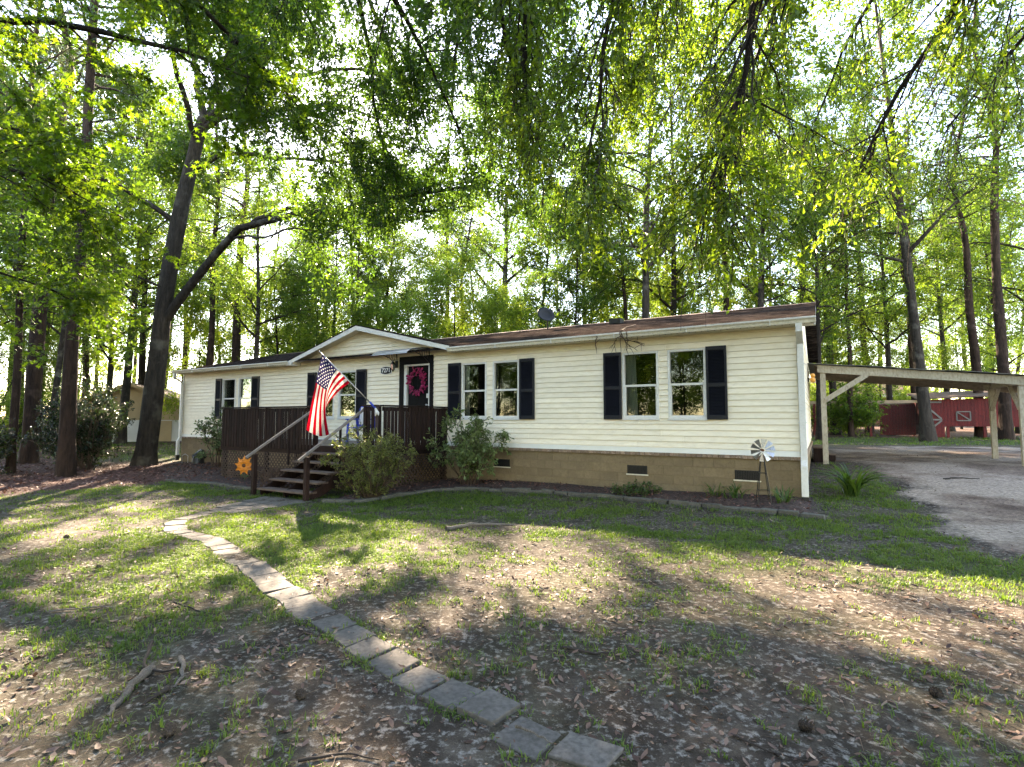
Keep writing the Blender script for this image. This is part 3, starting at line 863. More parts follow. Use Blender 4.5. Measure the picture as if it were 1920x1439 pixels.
# louvred shutters
def shutter(x0, x1):
    s_ = bpy.data.objects.new('shutter', None); COL.objects.link(s_); s_.parent = house; s_.location = (x0, -.018, WZ0 - .01)
    W_, H_ = x1 - x0, WZ1 - WZ0 + .03
    f = MB(); e = .045
    f.box(0, e, -.05, -.004, 0, H_); f.box(W_ - e, W_, -.05, -.004, 0, H_)
    f.box(e, W_ - e, -.05, -.004, 0, .09); f.box(e, W_ - e, -.05, -.004, H_ - .075, H_); f.box(e, W_ - e, -.05, -.004, .66, .74)
    f.build('frame', M['shutter'], s_, bevel=.004)
    l = MB()
    for za, zb in ((.09, .66), (.74, H_ - .075)):
        z = za + .004
        while z < zb - .024:
            l.add([(e, -.044, z), (W_ - e, -.044, z), (W_ - e, -.020, z + .026), (e, -.020, z + .026), (e, -.038, z - .003), (W_ - e, -.038, z - .003), (W_ - e, -.014, z + .023), (e, -.014, z + .023)],
                  [(0, 1, 2, 3), (7, 6, 5, 4), (0, 4, 5, 1), (3, 2, 6, 7)])
            z += .030
    o = l.build('louvres', M['shutter'], s_); o['kind'] = 'stuff'
    MB().box(e, W_ - e, -.014, -.010, .05, H_ - .05).build('back_panel', M['shutter'], s_)
for a, b in ((-1.70, -1.295), (-3.90, -3.48), (-6.08, -5.66), (-8.28, -7.86), (-11.74, -11.32), (-13.96, -13.55), (-16.93, -16.51), (-19.14, -18.76)):
    shutter(a + .004, b - .004)
# door
dr = bpy.data.objects.new('door', None); COL.objects.link(dr); dr.parent = house; dr.location = (-9.86, 0, .93)
MB().box(.12, .89, .03, .07, 0, 2.15).build('leaf', M['blackpaint'], dr)
f = MB().box(.0, .10, -.03, .10, 0, 2.17); f.box(.89, .93, -.03, .1, 0, 2.17); f.box(.10, .89, -.03, .1, 2.125, 2.17)
f.build('jamb', M['white'], dr, bevel=.004)
f = MB().box(-.17, -.002, -.04, -.004, 0, 2.40); f.box(.932, 1.06, -.04, -.004, 0, 2.40); f.box(-.002, .932, -.04, -.004, 2.172, 2.40)
f.build('casing', M['blackpaint'], dr, bevel=.004)
f = MB()
for px_ in (.22, .54):
    for pz, ph in ((.25, .62), (1.05, .85)):
        f.box(px_, px_ + .24, .022, .0305, pz, pz + ph)
f.build('raised_panel', M['blackpaint'], dr, bevel=.004)
MB().tube([(.83, .03, 1.03), (.83, -.02, 1.03), (.83, -.05, 1.03)], [.012, .022, .026], 10).build('handle', M['metal'], dr, smooth=True)
MB().box(.8, .84, -.002, .031, 1.22, 1.34).build('keypad', M['white'], dr)
# number plaque
pl = bpy.data.objects.new('number_plaque', None); COL.objects.link(pl); pl.parent = house; pl.location = (-10.54, -.028, 2.975)
def oval(w, h, bul):
    p = []
    for t in np.linspace(-1, 1, 9): p.append((w * t, h + bul * (1 - t * t)))
    for t in np.linspace(1, -1, 9): p.append((w * t, -h - bul * (1 - t * t)))
    return p
MB().prism(oval(.215, .085, .035), 'y', -.012, 0).build('plate_rim', M['numwhite'], pl)
MB().prism(oval(.198, .07, .034), 'y', -.016, -.008).build('plate', M['blackpaint'], pl)
cu = bpy.data.curves.new('digits', 'FONT'); cu.body = '7271'; cu.size = .17; cu.align_x = 'CENTER'; cu.align_y = 'CENTER'; cu.extrude = .003; cu.offset = .004
to = bpy.data.objects.new('digits_tmp', cu); COL.objects.link(to); bpy.context.view_layer.update()
dme = bpy.data.meshes.new_from_object(to.evaluated_get(bpy.context.evaluated_depsgraph_get())); bpy.data.objects.remove(to)
dme.materials.clear()
o = link('digits', dme, M['numwhite'], pl); o.rotation_euler = (R(90), 0, 0); o.location = (0, -.0185, 0)
# wall lantern
ln = bpy.data.objects.new('wall_lantern', None); COL.objects.link(ln); ln.parent = house; ln.location = (-10.14, -.028, 3.13)
MB().box(-.05, .05, -.02, 0, -.1, .1).build('back_plate', M['iron'], ln, bevel=.004)
MB().tube([(0, -.02, .06), (0, -.10, .13), (0, -.15, .10), (0, -.15, .06)], .009, 8).build('arm', M['iron'], ln)
MB().lathe([(.012, .07), (.03, .06), (.075, .0), (.07, -.01), (.0, -.01)], 6, (0, -.15, 0)).build('cap', M['iron'], ln)
MB().lathe([(.058, -.012), (.04, -.16)], 6, (0, -.15, 0)).build('glass', M['glass'], ln)
f = MB()
for k in range(6):
    a = k * math.pi / 3; f.bar((.06 * math.cos(a), -.15 + .06 * math.sin(a), -.01), (.042 * math.cos(a), -.15 + .042 * math.sin(a), -.165), .01)
f.build('cage', M['iron'], ln); MB().lathe([(.0, -.16), (.046, -.165), (.03, -.185), (.008, -.22), (0, -.225)], 6, (0, -.15, 0)).build('finial', M['iron'], ln)
# door awning
aw = bpy.data.objects.new('door_awning', None); COL.objects.link(aw); aw.parent = house; aw.location = (-9.55, 0, 3.30)
v = []; fcs = []
n = 12
for k in range(n + 1):
    t = k / n; yy = -.02 - .98 * math.sin(t * R(78)); zz = .27 * math.cos(t * R(82)) - .05
    for xx in (-.62, .62): v += [(xx, yy, zz), (xx, yy, zz + .004)]
for k in range(n):
    b = 4 * k
    fcs += [(b, b + 2, b + 6, b + 4), (b + 1, b + 5, b + 7, b + 3)]
MB().add(v, fcs).build('sheet', M['awning'], aw, smooth=True)
f = MB(); f.tube([(-.64, v[4 * n][1], v[4 * n][2]), (.64, v[4 * n][1], v[4 * n][2])], .009, 6); f.build('front_bar', M['metal'], aw)
for xx in (-.6, .6):
    f = MB()
    arc = [(xx, -.02 - .98 * math.sin(k / n * R(78)), .27 * math.cos(k / n * R(82)) - .062) for k in range(n + 1)]
    f.tube(arc, .011, 6); f.tube([(xx, -.012, .22), (xx, -.012, -.22)], .014, 6); f.tube([(xx, -.02, -.2), (xx, -.30, -.02), (xx, -.62, .06)], .010, 6)
    for k in range(5):
        f.tube([(xx, -.05 - k * .1, .17 - k * .012), (xx, -.03 - k * .09, .02 - k * .012), (xx, -.015 - k * .085, -.09 + k * .025)], .007, 5)
    f.build('bracket', M['iron'], aw)

# roof
EV, RG, EY = 3.43, 4.54, -.30
sl = (RG - EV) / (4.1 - EY)
xr0, xr1 = XL - .15, .27
def slab(pts, t=.05):
    lo = [(p[0], p[1], p[2] - t) for p in pts]; n = len(pts)
    return MB().add(list(pts) + lo, [tuple(range(n)), tuple(range(2 * n - 1, n - 1, -1))] + [(i, i + n, (i + 1) % n + n, (i + 1) % n)[::-1] for i in range(n)])
slab([(xr0, EY - .05, EV - .05 * sl + .012), (xr1, EY - .05, EV - .05 * sl + .012), (xr1, 4.1, RG), (xr0, 4.1, RG)], .035).build('roof', M['roof'], house)
slab([(xr0, 4.101, RG), (xr1, 4.101, RG), (xr1, 8.5, EV), (xr0, 8.5, EV)], .035).build('back_roof', M['roof'], house)
MB().prism([(3.93, RG - .03), (4.1, RG + .022), (4.27, RG - .03), (4.1, RG + .008)], 'x', xr0, xr1).build('ridge_cap', M['brownroof'], house)
MB().box(-4.9, -4.55, 3.1, 3.4, RG - .24, RG - .08).build('roof_vent', M['blackpl'], house, bevel=.01)
AZ = 4.36
yb = EY + (AZ - EV) / sl
for sx, ex in ((-1, -14.58), (1, -8.04)):
    ze = grz(ex); ybe = EY + (ze - EV) / sl
    pts = [(ex, EY - .06, ze), (GRK, EY - .06, AZ), (GRK, yb + .15, AZ), (ex, max(ybe, EY - .05) + .1, ze)]
    if sx > 0: pts = pts[::-1]
    slab(pts[::-1], .03).build('gable_roof', M['roof'], house)
    # raking fascia board with its soffit
    MB().add([(ex, EY - .055, ze - .031), (GRK, EY - .055, AZ - .031), (GRK, EY - .055, AZ - .165), (ex, EY - .055, ze - .150),
              (ex, EY - .02, ze - .031), (GRK, EY - .02, AZ - .031), (GRK, EY - .02, AZ - .165), (ex, EY - .02, ze - .150)],
             [(0, 1, 2, 3), (7, 6, 5, 4), (0, 4, 5, 1), (3, 2, 6, 7), (0, 3, 7, 4)]).build('rake_fascia', M['white'], house)
    MB().add([(ex, EY - .02, ze - .13), (GRK, EY - .02, AZ - .13), (GRK, .0, AZ - .13), (ex, .0, ze - .13),
              (ex, EY - .02, ze - .12), (GRK, EY - .02, AZ - .12), (GRK, .0, AZ - .12), (ex, .0, ze - .12)],
             [(0, 1, 2, 3), (7, 6, 5, 4)]).build('rake_soffit', M['cream_trim'], house)
# eaves: soffit, fascia, gutter
for x0, x1, nm in ((xr0, -14.5, 'left'), (-8.06, xr1, 'right')):
    MB().box(x0, x1, EY, .0, ZS - .004, ZS + .014).build('soffit', M['cream_trim'], house)
    MB().box(x0, x1, EY - .022, EY, ZS, EV + .0).build('fascia', M['cream_trim'], house)
    g = MB()
    g.prism([(EY - .023, ZS + .0), (EY - .085, ZS + .0), (EY - .10, ZS + .05), (EY - .125, ZS + .075), (EY - .125, ZS + .102), (EY - .118, ZS + .102), (EY - .116, ZS + .08), (EY - .09, ZS + .055), (EY - .078, ZS + .006), (EY - .023, ZS + .006)], 'x', x0, x1)
    g.build('gutter', M['cream_trim'], house)
    MB().box(x0, x1, EY - .131, EY - .124, ZS + .082, ZS + .110).build('gutter_lip', M['white'], house)
    d = MB(); k = x0 + .1
    while k < x1: d.box(k, k + .018, EY - .03, EY - .02, ZS - .006, ZS + .004); k += .12
    d.build('soffit_hole_marks', M['iron'], house)['kind'] = 'stuff'  # solid dark blocks stand in for the shade inside the perforations
    for k in np.arange(x0 + 1.5, x1 - .5, 1.52): MB().box(k, k + .015, EY - .129, EY - .024, ZS - .004, ZS + .11).build('gutter_seam', M['white'], house)
# gable returns and right hand rake
MB().box(-14.62, -14.38, EY - .07, -.02, ZS - .03, ZS + .1).build('gable_return', M['white'], house, bevel=.005)
MB().add([(xr1 - .03, EY - .05, EV - .14), (xr1, EY - .05, EV - .14), (xr1, 4.1, RG - .16), (xr1 - .03, 4.1, RG - .16), (xr1 - .03, EY - .05, EV - .035), (xr1, EY - .05, EV - .035), (xr1, 4.1, RG - .037), (xr1 - .03, 4.1, RG - .037)],
         [(0, 1, 2, 3), (4, 7, 6, 5), (0, 4, 5, 1), (1, 5, 6, 2), (2, 6, 7, 3), (3, 7, 4, 0)]).build('end_fascia', M['white'], house)
MB().add([(0.0, .0, ZS + .012), (xr1 - .03, .0, ZS + .012), (xr1 - .03, 4.1, RG - .15), (0.0, 4.1, RG - .15)], [(0, 1, 2, 3)]).build('end_soffit', M['cream_trim'], house)
for k in range(20):
    z0 = .97 + k * CH
    MB().add([(.0, .004, z0), (.016, .004, z0), (.003, .004, z0 + CH), (.0, .004, z0 + CH), (.0, 8.1, z0), (.016, 8.1, z0), (.003, 8.1, z0 + CH), (.0, 8.1, z0 + CH)],
             [(0, 1, 2, 3), (7, 6, 5, 4), (0, 4, 5, 1), (1, 5, 6, 2)]).build('end_board', M['siding'], house)
# downspouts
def downspout(x, top_out):
    d = bpy.data.objects.new('downspout', None); COL.objects.link(d); d.parent = house; d.location = (x, 0, 0)
    w = .055
    m_ = MB(); m_.box(-w, w, EY - .11, EY - .03, 3.18, ZS + .002)
    m_.add([(-w, EY - .11, 3.18), (w, EY - .11, 3.18), (w, EY - .03, 3.18), (-w, EY - .03, 3.18), (-w, -.11, 2.98), (w, -.11, 2.98), (w, -.032, 2.98), (-w, -.032, 2.98)],
           [(0, 4, 5, 1), (1, 5, 6, 2), (2, 6, 7, 3), (3, 7, 4, 0)])
    m_.build('elbow', M['white'], d)
    MB().box(-w, w, -.115, -.03, .80, 2.985).build('pipe', M['white'], d, bevel=.008)
    z_ = .10
    m2 = MB().box(-w - .002, w + .002, -.19, -.105, z_ + .06, .72)
    m2.add([(-w, -.115, .82), (w, -.115, .82), (w, -.03, .82), (-w, -.03, .82), (-w, -.19, .71), (w, -.19, .71), (w, -.105, .71), (-w, -.105, .71)], [(0, 4, 5, 1), (1, 5, 6, 2), (2, 6, 7, 3), (3, 7, 4, 0)])
    m2.build('lower_pipe', M['white'], d, bevel=.006)
    MB().box(-w - .004, w + .004, -.21, -.10, -.05, z_ + .06).build('drain_boot', M['blackpl'], d)
    for zz in (2.6, 1.5): MB().box(-w - .012, w + .012, -.119, -.028, zz, zz + .025).build('strap', M['white'], d)
downspout(.0, 1); downspout(-21.42, -1)

# ------------------------------------------------------------------ deck
dk = root('deck', 'dark stained wooden deck with railing, lattice skirt and front steps', 'deck', HW(-8.36, -2.5, 0), -TH)
DX, DY = -6.04, 2.47              # extents: x from DX to 0, y from 0 (front) to DY
DF = .93
k = 0
y = .0
while y < DY - .1:
    MB().box(DX, 0, y, y + .135, DF - .03, DF + random.uniform(-.002, .002)).build('floor_board', M['deckfloor'], dk); y += .141
MB().box(DX, 0, -.04, -.002, .70, DF - .004).build('rim_joist', M['deckdark'], dk)
MB().box(.002, .04, -.04, DY, .70, DF - .004).build('rim_joist', M['deckdark'], dk)
MB().box(DX - .04, DX - .002, -.04, DY, .70, DF - .004).build('rim_joist', M['deckdark'], dk)
SX0, SX1 = -2.14, -.49            # stair opening
def railing(p, q, axis):
    """balusters as upright boards between two corners"""
    L = math.dist(p, q); n = int(L / .118); st = L / n
    for i in range(n):
        t = (i + .5) * st / L; w = .047 if random.random() < .8 else .042
        c = (p[0] + (q[0] - p[0]) * t, p[1] + (q[1] - p[1]) * t); j = random.uniform(-.006, .006)
        if axis == 'x': MB().box(c[0] - w + j, c[0] + w + j, c[1] - .062, c[1] - .042, .80, 1.845).build('baluster', M['deckdark'], dk)
        else: MB().box(c[0] + .042, c[0] + .062, c[1] - w + j, c[1] + w + j, .80, 1.845).build('baluster', M['deckdark'], dk)
    if axis == 'x':
        MB().box(p[0] - .03, q[0] + .03, p[1] - .09, p[1] + .07, 1.862, 1.90).build('top_rail', M['deckdark'], dk, bevel=.006)
        MB().box(p[0], q[0], p[1] - .04, p[1] - .004, 1.76, 1.855).build('rail_board', M['deckdark'], dk)
    else:
        MB().box(p[0] - .07, p[0] + .09, p[1] - .03, q[1], 1.8625, 1.8995).build('top_rail', M['deckdark'], dk, bevel=.006)
        MB().box(p[0] + .004, p[0] + .04, p[1], q[1], 1.76, 1.855).build('rail_board', M['deckdark'], dk)
railing((DX, 0), (SX0 - .05, 0), 'x'); railing((SX1 + .05, 0), (-.06, 0), 'x'); railing((0, .10), (0, DY), 'y')
for x_, y_ in ((DX + .05, .05), (SX0 - .04, .05), (SX1 + .05, .05), (-.05, .05), (-.05, DY - .06), (-4.1, .05), (DX + .05, DY - .06)):
    MB().box(x_ - .045, x_ + .045, y_ - .045, y_ + .045, -.25, 1.86).build('post', M['deckdark'], dk)
MB().box(-.05, .038, -.058, -.0415, .70, 1.858).build('corner_board', M['lattice'], dk)
def lattice(p, q, z0, z1, nrm):
    """crossed slats clipped to a panel"""
    p = Vector(p); q = Vector(q); L = (q - p).length; u = (q - p) / L; H = z1 - z0; nr = Vector((nrm[0], nrm[1], 0))
    m_ = MB(); w = .019; st = .125
    for sgn, off in ((1, .0), (-1, .009)):
        c = -H
        while c < L:
            a0, a1 = max(0, c), min(L, c + H)
            if a1 > a0 + .02:
                h0, h1 = a0 - c, a1 - c
                za, zb = (z0 + h0, z0 + h1) if sgn > 0 else (z1 - h0, z1 - h1)
                A_ = p + u * a0 + nr * off; B_ = p + u * a1 + nr * off
                A_ = Vector((A_.x, A_.y, za)); B_ = Vector((B_.x, B_.y, zb))
                m_.bar(A_, B_, .008, 2 * w, up=nr.cross(Vector((0, 0, 1))) + Vector((0, 0, 1e-3))) if False else m_.add(
                    [A_ + Vector((0, 0, -w * 1.3)), A_ + Vector((0, 0, w * 1.3)), B_ + Vector((0, 0, w * 1.3)), B_ + Vector((0, 0, -w * 1.3)),
                     A_ + nr * .007 + Vector((0, 0, -w * 1.3)), A_ + nr * .007 + Vector((0, 0, w * 1.3)), B_ + nr * .007 + Vector((0, 0, w * 1.3)), B_ + nr * .007 + Vector((0, 0, -w * 1.3))],
                    [(0, 1, 2, 3), (7, 6, 5, 4), (0, 4, 5, 1), (3, 2, 6, 7)])
            c += st
    m_.build('lattice_panel', M['lattice'], dk)['kind'] = 'stuff'
lattice((DX, -.03, 0), (SX0 - .02, -.03, 0), -.14, .69, (0, -1)); lattice((SX0 - .02, -.03, 0), (-.02, -.03, 0), -.14, .69, (0, -1)); lattice((.03, 0, 0), (.03, DY, 0), -.14, .69, (1, 0))
lattice((SX0 - .05, -1.4, 0), (SX0 - .05, -.05, 0), -.14, .42, (-1, 0))
# stairs
TR = [(-.36, .775), (-.65, .595), (-.94, .415), (-1.23, .235), (-1.52, .06)]
for y_, z_ in TR:
    for q in (0, 1):
        MB().box(SX0 + .0, SX1 + .0, y_ + q * .142, y_ + .135 + q * .142, z_ - .038, z_).build('tread', M['treadwood'], dk, bevel=.004)
for x_ in (SX0 + .02, (SX0 + SX1) / 2, SX1 - .05):
    pr = [(-.03, .70), (-.03, .42), (-1.45, -.2), (-1.45, .02)]
    MB().prism(pr, 'x', x_, x_ + .036).build('stringer', M['deckdark'], dk)
for x_, top in ((SX0 - .05, .80), (SX1 + .05, .80)):
    MB().box(x_ - .045, x_ + .045, -1.60, -1.51, -.25, top).build('newel_post', M['deckdark'], dk, bevel=.004)
    MB().bar((x_, -1.76, .735), (x_, -.02, 1.80), .05, .052).build('handrail', M['handrail'], dk, bevel=.005)
    MB().box(x_ - .02, x_ + .02, -.72, -.68, .5, 1.36).build('stair_baluster', M['deckdark'], dk)

# ------------------------------------------------------------------ things on and round the house
# flag on a slanted pole clamped to the deck corner post
fl = root('flag', 'american flag hanging from a slanted pole on the deck railing', 'flag', HW(-8.42, -2.56, 1.84))
PB = Vector((0, 0, 0)); PT = Vector((-1.13, -.42, 1.22))
MB().tube([PB - (PT - PB) * .03, PT], .0125, 8).build('pole', M['metal'], fl, smooth=True)
MB().lathe([(0, -.02), (.018, -.01), (.022, .005), (.012, .02), (0, .024)], 10, tuple(PT)).build('finial', M['metal'], fl, smooth=True)
MB().tube([PB - (PT - PB) * .05, PB + (PT - PB) * .10], .023, 8).build('bracket', M['bluepl'], fl)
f = MB(); f.tube([(0.02, -.03, -.02), (.05, -.05, -.12), (.03, -.06, -.2)], [.02, .03, .012], 6); f.tube([(0.04, -.03, -.04), (.09, -.05, -.13), (.10, -.06, -.19)], [.015, .026, .01], 6)
f.build('tied_cloth', M['cloth'], fl, smooth=True)
NA, NBf = 40, 64
v = []; uvs = []
for i in range(NA + 1):
    a = i / NA
    H0 = PT.lerp(PB, .04 + .50 * a) + Vector((0, 0, -.012))
    # fold point and free end of this thread
    if a < .55:
        q = a / .55; Mid = Vector((-1.20 + .08 * q, -.47 + .03 * q, .40 - .04 * q)); End = Vector((-1.37 + .50 * q, -.46 + .04 * q, -.50 - .14 * math.sin(q * 2.4)))
    else:
        q = (a - .55) / .45; Mid = Vector((-1.12 - .07 * q, -.44 + .22 * q, .36 - .29 * q)); End = Vector((-.87 - .26 * q, -.42 + .26 * math.sin(q * 1.57), -.595 + .10 * q))
    for j in range(NBf + 1):
        b = j / NBf
        P_ = H0 * (1 - b) ** 2 + Mid * 2 * b * (1 - b) + End * b * b
        rip = .055 * math.sin(a * 8.5 + b * 3.0) * min(1, b * 2.2) + .018 * math.sin(a * 19 + b * 5) * b
        P_ = P_ + Vector((.35 * rip, -rip, 0))
        v.append(tuple(P_)); uvs.append((b, a))
fs = [(i * (NBf + 1) + j, i * (NBf + 1) + j + 1, (i + 1) * (NBf + 1) + j + 1, (i + 1) * (NBf + 1) + j) for i in range(NA) for j in range(NBf)]
me = MB().add(v, fs).mesh('cloth', True)
uvl = me.uv_layers.new(name='UVMap')
for lp in me.loops: uvl.data[lp.index].uv = uvs[lp.vertex_index]
link('cloth', me, M['flag'], fl)

# wreath on the door
wr = root('wreath', 'magenta ribbon wreath hanging on the black front door', 'wreath', HW(-9.36, .0, 2.60), -TH)
m_ = MB()
for k in range(150):
    a = random.uniform(0, 2 * math.pi); rr = .23 + random.gauss(0, .038)
    c = Vector((rr * math.cos(a), -.03 + random.uniform(-.05, .01), rr * 1.12 * math.sin(a)))
    d = Vector((math.cos(a) + random.uniform(-.9, .9), random.uniform(-.9, .1), math.sin(a) + random.uniform(-.9, .9))).normalized()
    s_ = d.cross(Vector((random.uniform(-1, 1), 1, random.uniform(-1, 1)))).normalized()
    L = random.uniform(.06, .11); w = random.uniform(.018, .032)
    n_ = d.cross(s_)
    pts = [c, c + d * L * .5 + n_ * .025, c + d * L]
    m_.add([pts[0] - s_ * w * .5, pts[0] + s_ * w * .5, pts[1] - s_ * w, pts[1] + s_ * w, pts[2] - s_ * w * .6, pts[2] + s_ * w * .6], [(0, 1, 3, 2), (2, 3, 5, 4)])
m_.build('ribbons', M['wreath'], wr)
MB().tube([(.23 * math.cos(t), .005, .257 * math.sin(t)) for t in np.linspace(0, 2 * math.pi, 25)], .02, 6).build('ring', M['stickdark'], wr)
MB().tube([(0, .02, .25), (0, .022, .47)], .004, 5).build('hanger', M['iron'], wr)

# satellite dish on the roof
ds = root('satellite_dish', 'dark satellite dish on a short mast on the roof ridge', 'satellite dish', HW(-7.1, 3.55, RG - .16), -TH)
MB().tube([(0, 0, -.06), (0, 0, .28), (-.04, -.06, .40)], .022, 8).build('mast', M['iron'], ds)
MB().lathe([(.06, 0), (.06, .012), (0, .012)], 10, (0, 0, -.025)).build('foot', M['iron'], ds)
m_ = MB(); m_.lathe([(0, 0), (.12, .012), (.22, .04), (.29, .075), (.285, .085), (.2, .045), (.1, .02), (0, .012)], 22)
o = m_.build('reflector', M['grey_dish'], ds, smooth=True); o.location = (-.05, -.05, .46); o.rotation_euler = (R(35), R(50), 0)
MB().tube([(-.05, -.05, .36), (.2, .12, .46), (.32, .16, .62)], .012, 6).build('feed_arm', M['metal'], ds)
MB().box(.28, .36, .13, .20, .60, .68).build('receiver', M['grey_dish'], ds)

# blue chair on the deck with a white cloth over its back
ch = root('deck_chair', 'blue plastic armchair standing on the deck behind the flag', 'chair', HW(-10.15, -1.3, DF), -TH + .3)
for x_ in (-.27, .27):
    MB().bar((x_, -.27, 0), (x_, -.22, .62), .05, .05).build('leg', M['bluepl'], ch); MB().bar((x_, .30, 0), (x_, .22, .62), .05, .05).build('leg', M['bluepl'], ch)
    MB().box(x_ - .045, x_ + .045, -.30, .28, .62, .65).build('arm', M['bluepl'], ch, bevel=.008)
MB().box(-.26, .26, -.26, .24, .40, .43).build('seat', M['bluepl'], ch, bevel=.008)
for k in range(5): MB().bar((-.2 + k * .1, .22, .42), (-.2 + k * .1, .36, .98), .075, .02, up=(0, 1, 0)).build('back_slat', M['bluepl'], ch)
MB().box(-.26, .26, .325, .355, .86, .93).build('top_slat', M['bluepl'], ch)
tw = MB()
for k in range(12):
    x_ = -.2 + k * .036; d = .015 * math.sin(k * 1.4)
    tw.add([(x_, .19 + d, .5), (x_ + .036, .19 + d * .5, .5), (x_ + .036, .30, .96), (x_, .30, .96)], [(0, 1, 2, 3)])
    tw.add([(x_, .30, .96), (x_ + .036, .30, .96), (x_ + .036, .40, .955), (x_, .40, .955)], [(0, 1, 2, 3)])
o = tw.build('towel', M['cloth'], None, smooth=True); o.location = ch.location; o.rotation_euler = ch.rotation_euler
tag(o, 'white towel draped over the back of the blue deck chair', 'towel')

# ornamental windmill in the flower bed
gb = HW(-.62, -.98)
wm = root('garden_windmill', 'small galvanised metal windmill ornament on a dark tower in the bed', 'windmill', (gb[0], gb[1], float(gz(gb[0], gb[1])) + .03), -TH + .25)
for k in range(4):
    a = R(45 + 90 * k); MB().tube([(.17 * math.cos(a), .17 * math.sin(a), -.06), (.025 * math.cos(a), .025 * math.sin(a), .90)], .008, 6).build('leg', M['iron'], wm)
for z_, r_ in ((.28, .124), (.58, .078)):
    f = MB(); pts = [(r_ * math.cos(R(45 + 90 * k)), r_ * math.sin(R(45 + 90 * k)), z_) for k in range(5)]; f.tube(pts, .005, 5); f.build('brace', M['iron'], wm)
for k in range(10):
    a = 2 * math.pi * k / 10 + .12
    r0_, r1_ = .045, .20
    def P3(r, da, tw_): return (r * math.sin(a + da), -.06 - tw_, .98 + r * math.cos(a + da))
    MB().add([P3(r0_, -.16, 0), P3(r0_, .16, .012), P3(r1_, .21, .03), P3(r1_, -.21, -.015)] + [P3(r0_, -.16, .002), P3(r0_, .16, .014), P3(r1_, .21, .032), P3(r1_, -.21, -.013)],
             [(0, 1, 2, 3), (7, 6, 5, 4), (0, 4, 5, 1), (1, 5, 6, 2), (2, 6, 7, 3), (3, 7, 4, 0)]).build('blade', M['metal'], wm)
MB().tube([(0, -.085, .98), (0, .06, .98)], .024, 10).build('hub', M['rust'], wm)
MB().tube([(0, .05, .98), (0, .2, .98)], .006, 6).build('tail_rod', M['iron'], wm); MB().box(-.003, .003, .2, .3, .92, 1.04).build('tail_vane', M['metal'], wm)

# sunflower ornament on a stake
sp = HW(-12.65, -2.95)
sf = root('sunflower_ornament', 'orange yellow metal sunflower on a stake before the lattice', 'ornament', (sp[0], sp[1], -.1), -TH + .55)
MB().tube([(0, .02, -.08), (.01, .02, .2), (0, .0, .44)], .008, 6).build('stake', M['greenmetal'], sf)
for lay, (n, rr, off, dy) in enumerate(((9, .265, 0, 0), (9, .185, .35, -.022))):
    for k in range(n):
        a = 2 * math.pi * k / n + off
        def Q(r, w, dep): return (r * math.sin(a) + w * math.cos(a), dy - dep, .47 + r * math.cos(a) - w * math.sin(a))
        MB().add([Q(.02, -.02, 0), Q(.02, .02, 0), Q(rr * .5, .052, .035), Q(rr, 0, .0), Q(rr * .5, -.052, .035), Q(rr * .5, 0, .018)], [(0, 1, 2, 5), (0, 5, 4), (5, 2, 3), (4, 5, 3)]).build('petal', M['petal'], sf)
o = MB().lathe([(0, .03), (.03, .026), (.05, .01), (.052, 0)], 14).build('centre', M['petal2'], sf, smooth=True); o.rotation_euler = (R(90), 0, 0); o.location = (0, -.025, .47)
MB().add([(0, .02, .16), (.06, 0, .22), (.13, -.01, .21), (.07, .01, .17), (-.06, 0, .26), (-.13, -.01, .25), (-.07, .01, .2)], [(0, 1, 2, 3), (0, 6, 5, 4)]).build('metal_leaf', M['greenmetal'], sf)

# black tubs leaning on the foundation near the left corner
bp = HW(-19.75, -.45)
bt = root('plastic_tub', 'black plastic tub tipped against the foundation beside the left shrub', 'tub', (bp[0], bp[1], -.08), -TH)
prof = [(.13, 0), (.19, .34), (.205, .34), (.205, .36), (.18, .36), (.12, .02), (0, .02)]
o = MB().lathe(prof, 18).build('shell', M['blackpl'], bt, smooth=True); o.rotation_euler = (R(-62), R(18), 0); o.location = (-.12, .1, .18)
MB().tube([(-.30, -.22, .02), (-.26, -.24, .3), (-.1, -.22, .36), (.05, -.2, .3), (.05, -.2, .05)], .012, 6).build('handle', M['metal'], bt)
bt2 = root('plastic_tub', 'smaller black plastic tub lying upside down beside the tipped tub', 'tub', HW(-19.3, -.5, -.1), -TH)
o = MB().lathe([(.21, 0), (.17, .3), (.16, .32), (0, .32)], 18).build('shell', M['blackpl'], bt2, smooth=True)
MB().lathe([(.215, .0), (.225, .01), (.225, .035), (.212, .04)], 18).build('rim', M['blackpl'], bt2)

# ------------------------------------------------------------------ carport
cpz = .40
cp = root('carport', 'cream painted lean-to carport with metal sheet roof beside the house', 'carport', HW(.37, 5.45, 0), -TH)
# local: x away from the house, y to the back
def cz(x): return 3.02 - .115 * x                     # underside of the roof
for x_, y_, zb, w in ((.0, 0, .2, .13), (4.0, 0, .2, .12), (4.0, 2.5, .2, .12)):
    MB().box(x_ - w / 2, x_ + w / 2, y_ - w / 2, y_ + w / 2, zb, cz(x_) - .19 if y_ == 0 else cz(x_) - .0).build('post', M['cport'], cp, bevel=.006)
def sbeam(x0, x1, y0, y1, top, h):
    return MB().add([(x0, y0, cz(x0) + top - h), (x1, y0, cz(x1) + top - h), (x1, y1, cz(x1) + top - h), (x0, y1, cz(x0) + top - h), (x0, y0, cz(x0) + top), (x1, y0, cz(x1) + top), (x1, y1, cz(x1) + top), (x0, y1, cz(x0) + top)],
                    [(0, 3, 2, 1), (4, 5, 6, 7), (0, 1, 5, 4), (1, 2, 6, 5), (2, 3, 7, 6), (3, 0, 4, 7)])
sbeam(-.12, 5.2, -.10, -.055, .02, .21).build('front_beam', M['cport'], cp)
MB().box(3.96, 4.04, 0, 3.1, cz(4) - .17, cz(4) - .005).build('side_beam', M['cport'], cp)
